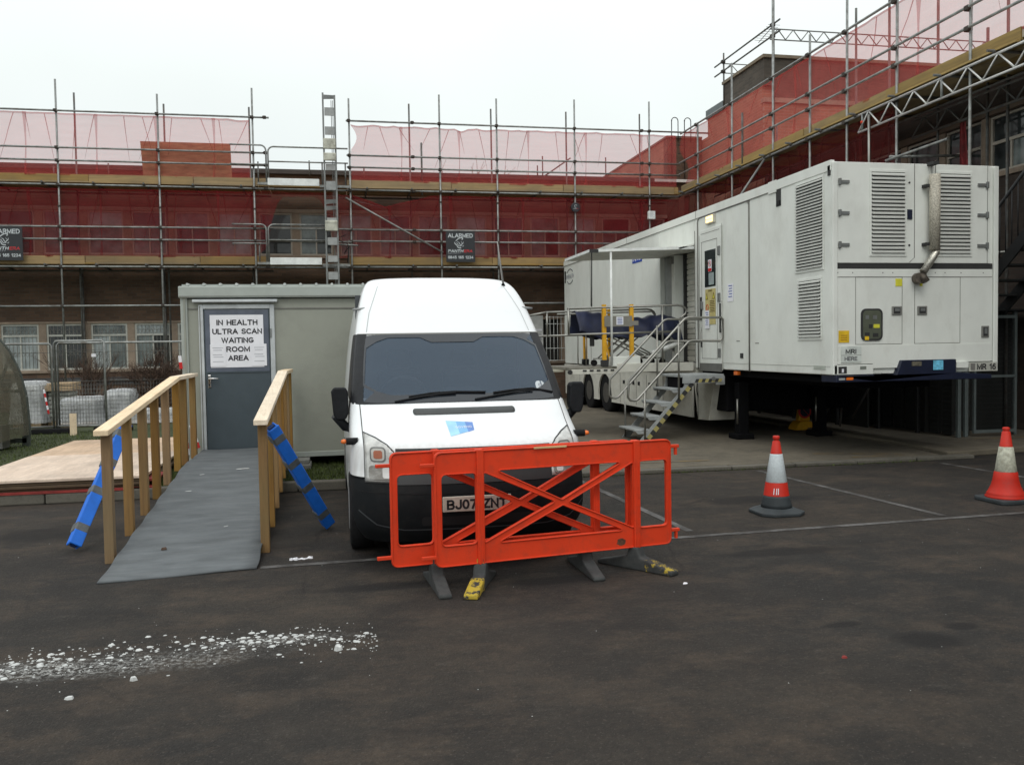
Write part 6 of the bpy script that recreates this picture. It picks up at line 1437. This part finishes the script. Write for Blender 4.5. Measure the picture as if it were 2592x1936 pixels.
MB().box(7.92, 8.01, Y0-.13, Y0+.02, 4.02, 4.06).build('top_bracket', SEAM, t)
for x in (7.935, 7.99): MB().tube((x, Y0-.08, 3.88), (x, Y0-.08, 4.04), .004, 5).build('wire', SEAM, t)
# notices on the door and side
def notice(label, y0, y1, z0, z1, mt, lines, lm, grp='notices on the trailer side', xo=.037):
    q = thing('notice', label, 'notice', (X0-xo, (y0+y1)/2, (z0+z1)/2), grp); MB().box(X0-xo-.002, X0-xo, y0, y1, z0, z1).build('sheet', mt, q)
    for k in range(lines): MB().box(X0-xo-.0035, X0-xo-.002, y0+(y1-y0)*.2, y1-(y1-y0)*(.2+.1*(k % 2)), z1-(z1-z0)*(.15+.75*k/max(1, lines)), z1-(z1-z0)*(.15+.75*k/max(1, lines))+(z1-z0)*.25/lines).build('print_line', lm, q)
    return q
q = notice('small red and white no pushchair style sign in the trailer door glass', 14.18, 14.32, 2.92, 3.13, PAPER, 0, INKG)
MB().box(X0-.041, X0-.039, 14.185, 14.315, 2.925, 2.98).build('red_panel', REDP, q); MB().path([(X0-.041, 14.25+.045*math.cos(R(a)), 3.06+.05*math.sin(R(a))) for a in range(0, 360, 20)], .005, 5, True).build('red_ring', REDP, q); MB().beam((X0-.041, 14.28, 3.1), (X0-.041, 14.22, 3.02), .008, .01).build('figure', INK, q)
notice('pale printed sheet in the door glass below the red sign', 14.09, 14.3, 2.69, 2.9, M('grey_sheet', (.3, .36, .35), .6), 4, INKG)
q = notice('yellow warning panel with two triangles on the trailer door', 14.03, 14.45, 2.0, 2.62, M('cream_yellow', (.55, .47, .2), .6), 0, INKG)
lettering('DANGER', 14.24, 2.59, .16, .03, 'X', X0-.04, M('brown_ink', (.1, .06, .01), .7), q)
for y in (14.38, 14.1): MB().prism([(y-.05, 2.44), (y+.05, 2.44), (y, 2.56)], 0, X0-.042, X0-.039).build('warning_triangle', MATS['brown_ink'], q); MB().prism([(y-.03, 2.452), (y+.03, 2.452), (y, 2.53)], 0, X0-.0435, X0-.0422).build('triangle_face', YELB, q)
MB().path([(X0-.042, 14.36+.045*math.cos(R(a)), 2.3+.05*math.sin(R(a))) for a in range(0, 360, 20)], .006, 5, True).build('red_ring', REDP, q)
for k in range(7): MB().box(X0-.0415, X0-.0395, 14.06, 14.26-.02*(k % 2), 2.4-.03*k, 2.412-.03*k).build('print_line', MATS['brown_ink'], q)
notice('white typed sheet taped over the yellow panel on the trailer door', 14.27, 14.46, 1.93, 2.25, PAPER, 7, M('blue_print', (.05, .1, .35), .7), xo=.045)
notice('white typed sheet on the trailer side right of the door', 13.41, 13.63, 2.36, 2.66, PAPER, 5, M('blue_print', (.05, .1, .35), .7), xo=.004)

# ------------------------------------------------------------------ under and beside the trailer
g = thing('mesh_cage', 'dark mesh fence enclosure with grey posts under and beside the trailer', 'fence', (9.8, 12.4, .08))
for x, y in ((9.82, 12.24), (10.0, 12.3), (11.0, 12.4)): MB().box(x-.03, x+.03, y-.03, y+.03, .085, 2.12).build('fence_post', GREYF, g, .006)
for y in (13.1, 14.0, 14.9, 16.5, 18): MB().box(9.45+(14.8-y)*.14 if y < 14.8 else 9.3, 9.5+(14.8-y)*.14 if y < 14.8 else 9.35, y-.03, y+.03, .085, 2.1).build('fence_post', DARKM, g)
gt = MB(); gt.box(10.14, 10.18, 12.28, 12.32, .14, 2.05); gt.box(10.9, 10.94, 12.28, 12.32, .14, 2.05); gt.box(10.18, 10.9, 12.28, 12.32, .14, .19); gt.box(10.18, 10.9, 12.28, 12.32, 2.0, 2.05); gt.box(10.18, 10.9, 12.28, 12.32, 1.04, 1.08); gt.build('gate_frame', GREYF, g)
m = MB(); x = 10.2
while x < 10.9: m.tube((x, 12.3, .19), (x, 12.3, 2.0), .0022, 4); x += .025
z = .25
while z < 2: m.tube((10.18, 12.3, z), (10.9, 12.3, z), .0022, 4); z += .075
m.build('wire_mesh', DARKM, g, kind='stuff')
m = MB()
A, B = Vector((9.35, 16, 0)), Vector((9.8, 12.28, 0)); n = 150
for i in range(n): p = A.lerp(B, i/n); m.tube((p.x, p.y, .12), (p.x, p.y, 2.08), .0022, 4)
for i in range(26): m.tube((A.x, A.y, .14+.076*i), (B.x, B.y, .14+.076*i), .0022, 4)
m.build('wire_mesh', DARKM, g, kind='stuff')
for i in range(12): MB().box(9.9+.0, 9.96, 12.5+.32*i, 12.52+.32*i+.2, .1, 1.9).build('shade_infill', M('cage_shade', (.02, .022, .02), .8), g)  # dark panels standing in for the shade inside the cage
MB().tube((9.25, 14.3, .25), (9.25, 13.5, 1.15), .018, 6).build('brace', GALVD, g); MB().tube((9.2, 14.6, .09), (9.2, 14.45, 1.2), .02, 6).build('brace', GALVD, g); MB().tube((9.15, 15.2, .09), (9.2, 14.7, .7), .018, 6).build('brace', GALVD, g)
MB().box(9.42, 11.6, 12.25, 18.0, 2.12, 2.15).build('added_shade_roof', DARKM, g); MB().box(9.86, 11.6, 13.1, 13.14, .09, 2.1).build('shade_infill', MATS['cage_shade'], g); MB().box(9.5, 9.53, 14.2, 20, .09, 2.1).build('shade_infill', MATS['cage_shade'], g)  # roof and further dark panels added to darken the cage inside
# fire stair
t = thing('steel_staircase', 'dark steel staircase descending behind the right edge of the trailer', 'staircase', (10.3, 13, 0))
def sz(y): return 2.0+(12.4-y)*.86 if True else 0
for x in (10.02, 10.7): MB().prism([(14.7, .0), (14.95, .0), (10.2, 4.1), (10.2, 3.85)], 0, x, x+.03).build('stringer', DARKM, t)
for i in range(18): y = 14.65-.25*i; z = .2+.215*i; MB().box(10.05, 10.7, y-.14, y+.14, z, z+.03).build('tread', M('tread_dark', (.03, .031, .03), .7), t)
MB().tube((10.03, 14.6, 1.1), (10.03, 10.2, 4.95), .025).build('hand_rail', DARKM, t)
for i in range(36): y = 14.5-.12*i; z = .2+(14.6-y)*.865; MB().tube((10.03, y, z), (10.03, y, z+.95), .009, 5).build('baluster', DARKM, t)

rail(scC, (XS, 12.7, 2.98), (XS+.9, 10.9, 3.0), 'horizontal_rail', STAIN)
# no parking marker under the trailer
t = thing('no_waiting_marker', 'yellow no waiting marker with a red ringed disc under the trailer', 'marker', (8.5, 14.7, .04))
MB().prism([(8.3, .04), (8.72, .04), (8.68, .12), (8.62, .2), (8.4, .2), (8.33, .12)], 1, 14.6, 14.9).build('base', YEL, t, .02); MB().prism([(8.4, .2), (8.64, .2), (8.6, .52), (8.44, .52)], 1, 14.68, 14.8).build('upright', YEL, t, .02)
MB().disc((8.52, 14.68, .38), (0, -1, 0), .13, .012, 20).build('red_ring', REDP, t); MB().disc((8.52, 14.667, .38), (0, -1, 0), .095, .008, 20).build('blue_disc', NAVYM, t)
MB().beam((8.45, 14.655, .45), (8.59, 14.655, .31), .02, .006).build('red_bar', REDP, t)
# ------------------------------------------------------------------ barriers
def curve_plate(loops, ext, bev, name, mat, parent, yoff):
    cu = bpy.data.curves.new(name, 'CURVE'); cu.dimensions = '2D'; cu.fill_mode = 'BOTH'; cu.extrude = ext; cu.bevel_depth = bev; cu.bevel_resolution = 1
    for L in loops:
        sp = cu.splines.new('POLY'); sp.points.add(len(L)-1); sp.use_cyclic_u = True
        for p, q in zip(sp.points, L): p.co = (q[0], q[1], 0, 1)
    o = bpy.data.objects.new('tmp', cu); COL.objects.link(o); me = bpy.data.meshes.new_from_object(o.evaluated_get(bpy.context.evaluated_depsgraph_get())); bpy.data.objects.remove(o)
    for v in me.vertices: x, z, y = v.co; v.co = (x, yoff-y, z)
    me.materials.clear(); me.materials.append(mat); me.name = name; o = bpy.data.objects.new(name, me); COL.objects.link(o); o.parent = parent; return o
def roundpoly(P, r, n=5):
    out = []; N = len(P)
    for i in range(N):
        a, b, c = Vector(P[i-1]), Vector(P[i]), Vector(P[(i+1) % N]); u = (a-b).normalized(); w = (c-b).normalized(); ang = u.angle(w); d = r/math.tan(ang/2); d = min(d, (a-b).length*.45, (c-b).length*.45)
        p, q = b+u*d, b+w*d
        for k in range(n+1): t = k/n; out.append(tuple(p*(1-t)**2+b*2*t*(1-t)+q*t*t))
    return out
LB = 1.83
def barrier(label, loc, rz):
    g = thing('plastic_barrier', label, 'barrier', loc, 'orange plastic barriers in front of the van')
    z0, z1 = .165, .955
    outer = roundpoly([(0, z0), (LB, z0), (LB, z1), (0, z1)], .05)
    H = [roundpoly(p, r) for p, r in (([(.045, .31), (.295, .31), (.295, .80), (.045, .80)], .035), ([(LB-.275, .31), (LB-.035, .31), (LB-.035, .805), (LB-.275, .805)], .035),
         ([(.94, .568), (1.415, .808), (.45, .808)], .008), ([(.35, .8), (.35, .31), (.885, .557)], .01), ([(1.515, .315), (1.51, .8), (.99, .548)], .01), ([(.455, .302), (1.43, .302), (.945, .526)], .008))]
    def area(L): return sum(a[0]*b[1]-b[0]*a[1] for a, b in zip(L, L[1:]+L[:1]))
    pl = curve_plate([outer]+H, .009, .003, 'barrier_panel', ORG, g, 0)
    def rim(L, w, off, nm):
        m = MB(); n = len(L); vs = []
        cx, cz = sum(p[0] for p in L)/n, sum(p[1] for p in L)/n
        for x, z in L: vs += [(x, -.02, z), (x, .02, z)]
        for i, (x, z) in enumerate(L):
            a, b = L[i-1], L[(i+1) % n]; dx, dz = b[0]-a[0], b[1]-a[1]; l = math.hypot(dx, dz) or 1; s = 1 if area(L) > 0 else -1; nx, nz = dz/l*w*s, -dx/l*w*s
            nx, nz = (nx*off, nz*off); vs += [(x+nx, -.02, z+nz), (x+nx, .02, z+nz)]
        fs = []
        for i in range(n):
            j = (i+1) % n; k = 2*n
            fs += [(2*i, 2*j, 2*j+1, 2*i+1), (k+2*i, k+2*i+1, k+2*j+1, k+2*j), (2*i, k+2*i, k+2*j, 2*j), (2*i+1, 2*j+1, k+2*j+1, k+2*i+1)]
        m.add(vs, fs, True); mm = MB(); return m
    def loc_build(m, nm, mat, par, **k):
        me_o = m.build(nm, mat, None, **k); me_o.parent = par; return me_o
    loc_build(rim(outer, .008, -1, 'r'), 'outer_flange', ORG, g)
    for L in H: loc_build(rim(L, .006, 1, 'r'), 'opening_flange', ORG, g)
    for x in (.322, LB-.292):
        m = MB(); m.prism([(x-.026, z0+.0), (x+.026, z0+.0), (x+.026, z1+.008), (x-.026, z1+.008)], 1, -.034, .034); loc_build(m, 'leg_socket', ORG, g, bevel=.006)
        for xx in (x-.012, x+.012): loc_build(MB().box(xx-.003, xx+.003, -.039, -.033, z0, .8), 'socket_rib', ORG, g)
    for zz in (.87, .235):
        loc_build(MB().box(-.1, .01, -.014, .014, zz-.012, zz+.012), 'hook', ORG, g, bevel=.004)
        h = loc_build(MB().box(LB-.01, LB+.075, -.014, .014, zz-.012+.03, zz+.012+.03), 'hook', ORG, g, bevel=.004); loc_build(MB().box(LB+.04, LB+.058, -.01, .01, zz-.035, zz+.02), 'hook_pin', ORG, h)
    g.rotation_euler = (0, 0, rz); return g
def foot(g, x, ang, mat, yel=False):
    prof = [(-.33, .0), (-.33, .03), (-.22, .055), (-.06, .1), (-.035, .17), (.035, .17), (.06, .1), (.22, .055), (.33, .03), (.33, 0)]
    m = MB(); m.prism(prof, 0, -.045, .045); c, s = math.cos(ang), math.sin(ang); m.v = [(x+v[0]*c-v[1]*s, v[0]*s+v[1]*c, v[2]) for v in m.v]
    o = m.build('foot', FG, None, bevel=.012); o.parent = g
    if yel:
        m = MB(); m.prism([(-.335, .002), (-.335, .034), (-.22, .062), (-.1, .09), (-.1, .002)], 0, -.049, .049); m.v = [(x+v[0]*c-v[1]*s, v[0]*s+v[1]*c, v[2]) for v in m.v]; q = m.build('painted_toe', mat, None, bevel=.01); q.parent = o
    m = MB(); m.box(-.028, .028, -.026, .026, .13, .2); m.v = [(x+v[0]*c-v[1]*s, v[0]*s+v[1]*c, v[2]) for v in m.v]; p = m.build('foot_peg', mat, None); p.parent = o
    return o
FY = M('foot_worn_yellow', (.035, .037, .037), .8, var=.2, vs=20, dirt=(.5, .36, .03), ds=14, dlo=.44, dhi=.5, damt=.9); FG = M('foot_grey', (.04, .043, .043), .8, var=.2, vs=14, dirt=(.08, .08, .075), ds=8, damt=.5)
b2 = barrier('rear orange barrier, sticking out on the left closest to the van', (.35, 5.965, 0), R(7.9)); foot(b2, .315, R(-4), FG); foot(b2, LB-.38, R(-6), FG)
b1 = barrier('front orange barrier with a scuffed brown spot near its lower right corner', (.645, 5.885, 0), R(8.4)); foot(b1, .322, R(-30), FY, True); foot(b1, LB-.292, R(28), M('foot_half_yellow', (.035, .037, .037), .8, var=.2, vs=20, dirt=(.5, .36, .03), ds=16, dlo=.52, dhi=.58, damt=.8), True)
o = MB(); 
m = MB(); n = 16; m.add([(LB-.42+.036*math.cos(2*math.pi*i/n)*(1+.2*math.sin(i*2.3)), -.0125, .215+.028*math.sin(2*math.pi*i/n)) for i in range(n)], [tuple(range(n))]); q = m.build('scuff_mark', M('scuff_brown', (.1, .04, .02), .8, var=.5, vs=60), None); q.parent = b1
m = MB(); m.box(.72, .97, -.036, -.0305, .945, .958); q = m.build('faded_strip', M('faded_cream', (.6, .42, .2), .6), None); q.parent = b1

# ------------------------------------------------------------------ cones
def cone(loc, label, kind):
    g = thing('traffic_cone', label, 'cone', loc, 'traffic cones on the tarmac')
    def L(m, nm, mat, par=None, **k): o = m.build(nm, mat, None, **k); o.parent = par or g; return o
    if kind == 0:
        base = [(-.23, -.13), (-.13, -.23), (.13, -.23), (.23, -.13), (.23, .13), (.13, .23), (-.13, .23), (-.23, .13)]
        L(MB().prism(base, 2, .0, .035), 'base', CONEB, bevel=.01)
        m = MB(); k = 8; inn = [(x*.62, y*.62) for x, y in base]; m.add([(x*.96, y*.96, .035) for x, y in base]+[(x, y, .065) for x, y in inn], [(i, (i+1) % k, k+(i+1) % k, k+i) for i in range(k)]+[tuple(range(k, 2*k))]); L(m, 'base_step', CONEB, bevel=.006)
        L(MB().lathe([(.15, .06), (.142, .1), (.128, .16), (.124, .18)], n=28), 'lower_collar', CONEB)
        L(MB().lathe([(.124, .18), (.121, .185), (.103, .305), (.1, .31)], n=28), 'red_band', CONER)
        L(MB().lathe([(.1, .31), (.102, .312), (.06, .58), (.058, .585)], n=28), 'white_sleeve', CONEW)
        L(MB().lathe([(.058, .585), (.055, .59), (.035, .705), (.024, .712), (.022, .72), (.032, .728), (.032, .755), (.022, .76)], n=28), 'red_top', CONER)
        m = MB(); m.box(0, 0, 0, 0, 0, 0)
        lt = MB()
        for a in (228, 240, 248):
            ar = R(a); r1, r2 = .122, .112
            lt.add([(r1*math.cos(ar), r1*math.sin(ar), .2), (r1*math.cos(ar+.06), r1*math.sin(ar+.06), .2), (r2*math.cos(ar+.1), r2*math.sin(ar+.1), .26), (r2*math.cos(ar+.04), r2*math.sin(ar+.04), .26)], [(0, 1, 2, 3)])
        L(lt, 'scrawled_letters', PAPER)
    else:
        L(MB().prism(roundpoly([(-.22, -.22), (.22, -.22), (.22, .22), (-.22, .22)], .07), 2, 0, .045), 'base', CONEB, bevel=.012)
        L(MB().lathe([(.19, .04), (.192, .06), (.175, .07), (.18, .085), (.165, .1), (.135, .17), (.12, .23), (.108, .305), (.103, .31)], n=28), 'red_skirt', CONER)
        L(MB().lathe([(.1, .31), (.103, .313), (.068, .56), (.064, .565)], n=28), 'white_sleeve', CONEW2)
        L(MB().lathe([(.064, .565), (.06, .57), (.038, .72), (.026, .725), (.034, .735), (.034, .76), (.02, .765)], n=28), 'red_top', CONER)
    return g
cone((4.2, 7.76, 0), 'traffic cone with a clean white sleeve and dark eight sided base', 0)
c2 = cone((6.72, 7.68, 0), 'traffic cone with a dirty cream sleeve at the right edge', 1)

# the long building, its scaffolds and the wing are scaled up about the camera position, so their ground sits 12.5 cm below the yard
for o in FAR:
    o.location = Vector(o.location)*1.075+Vector((0, 0, -.125)); o.scale = (1.075,)*3
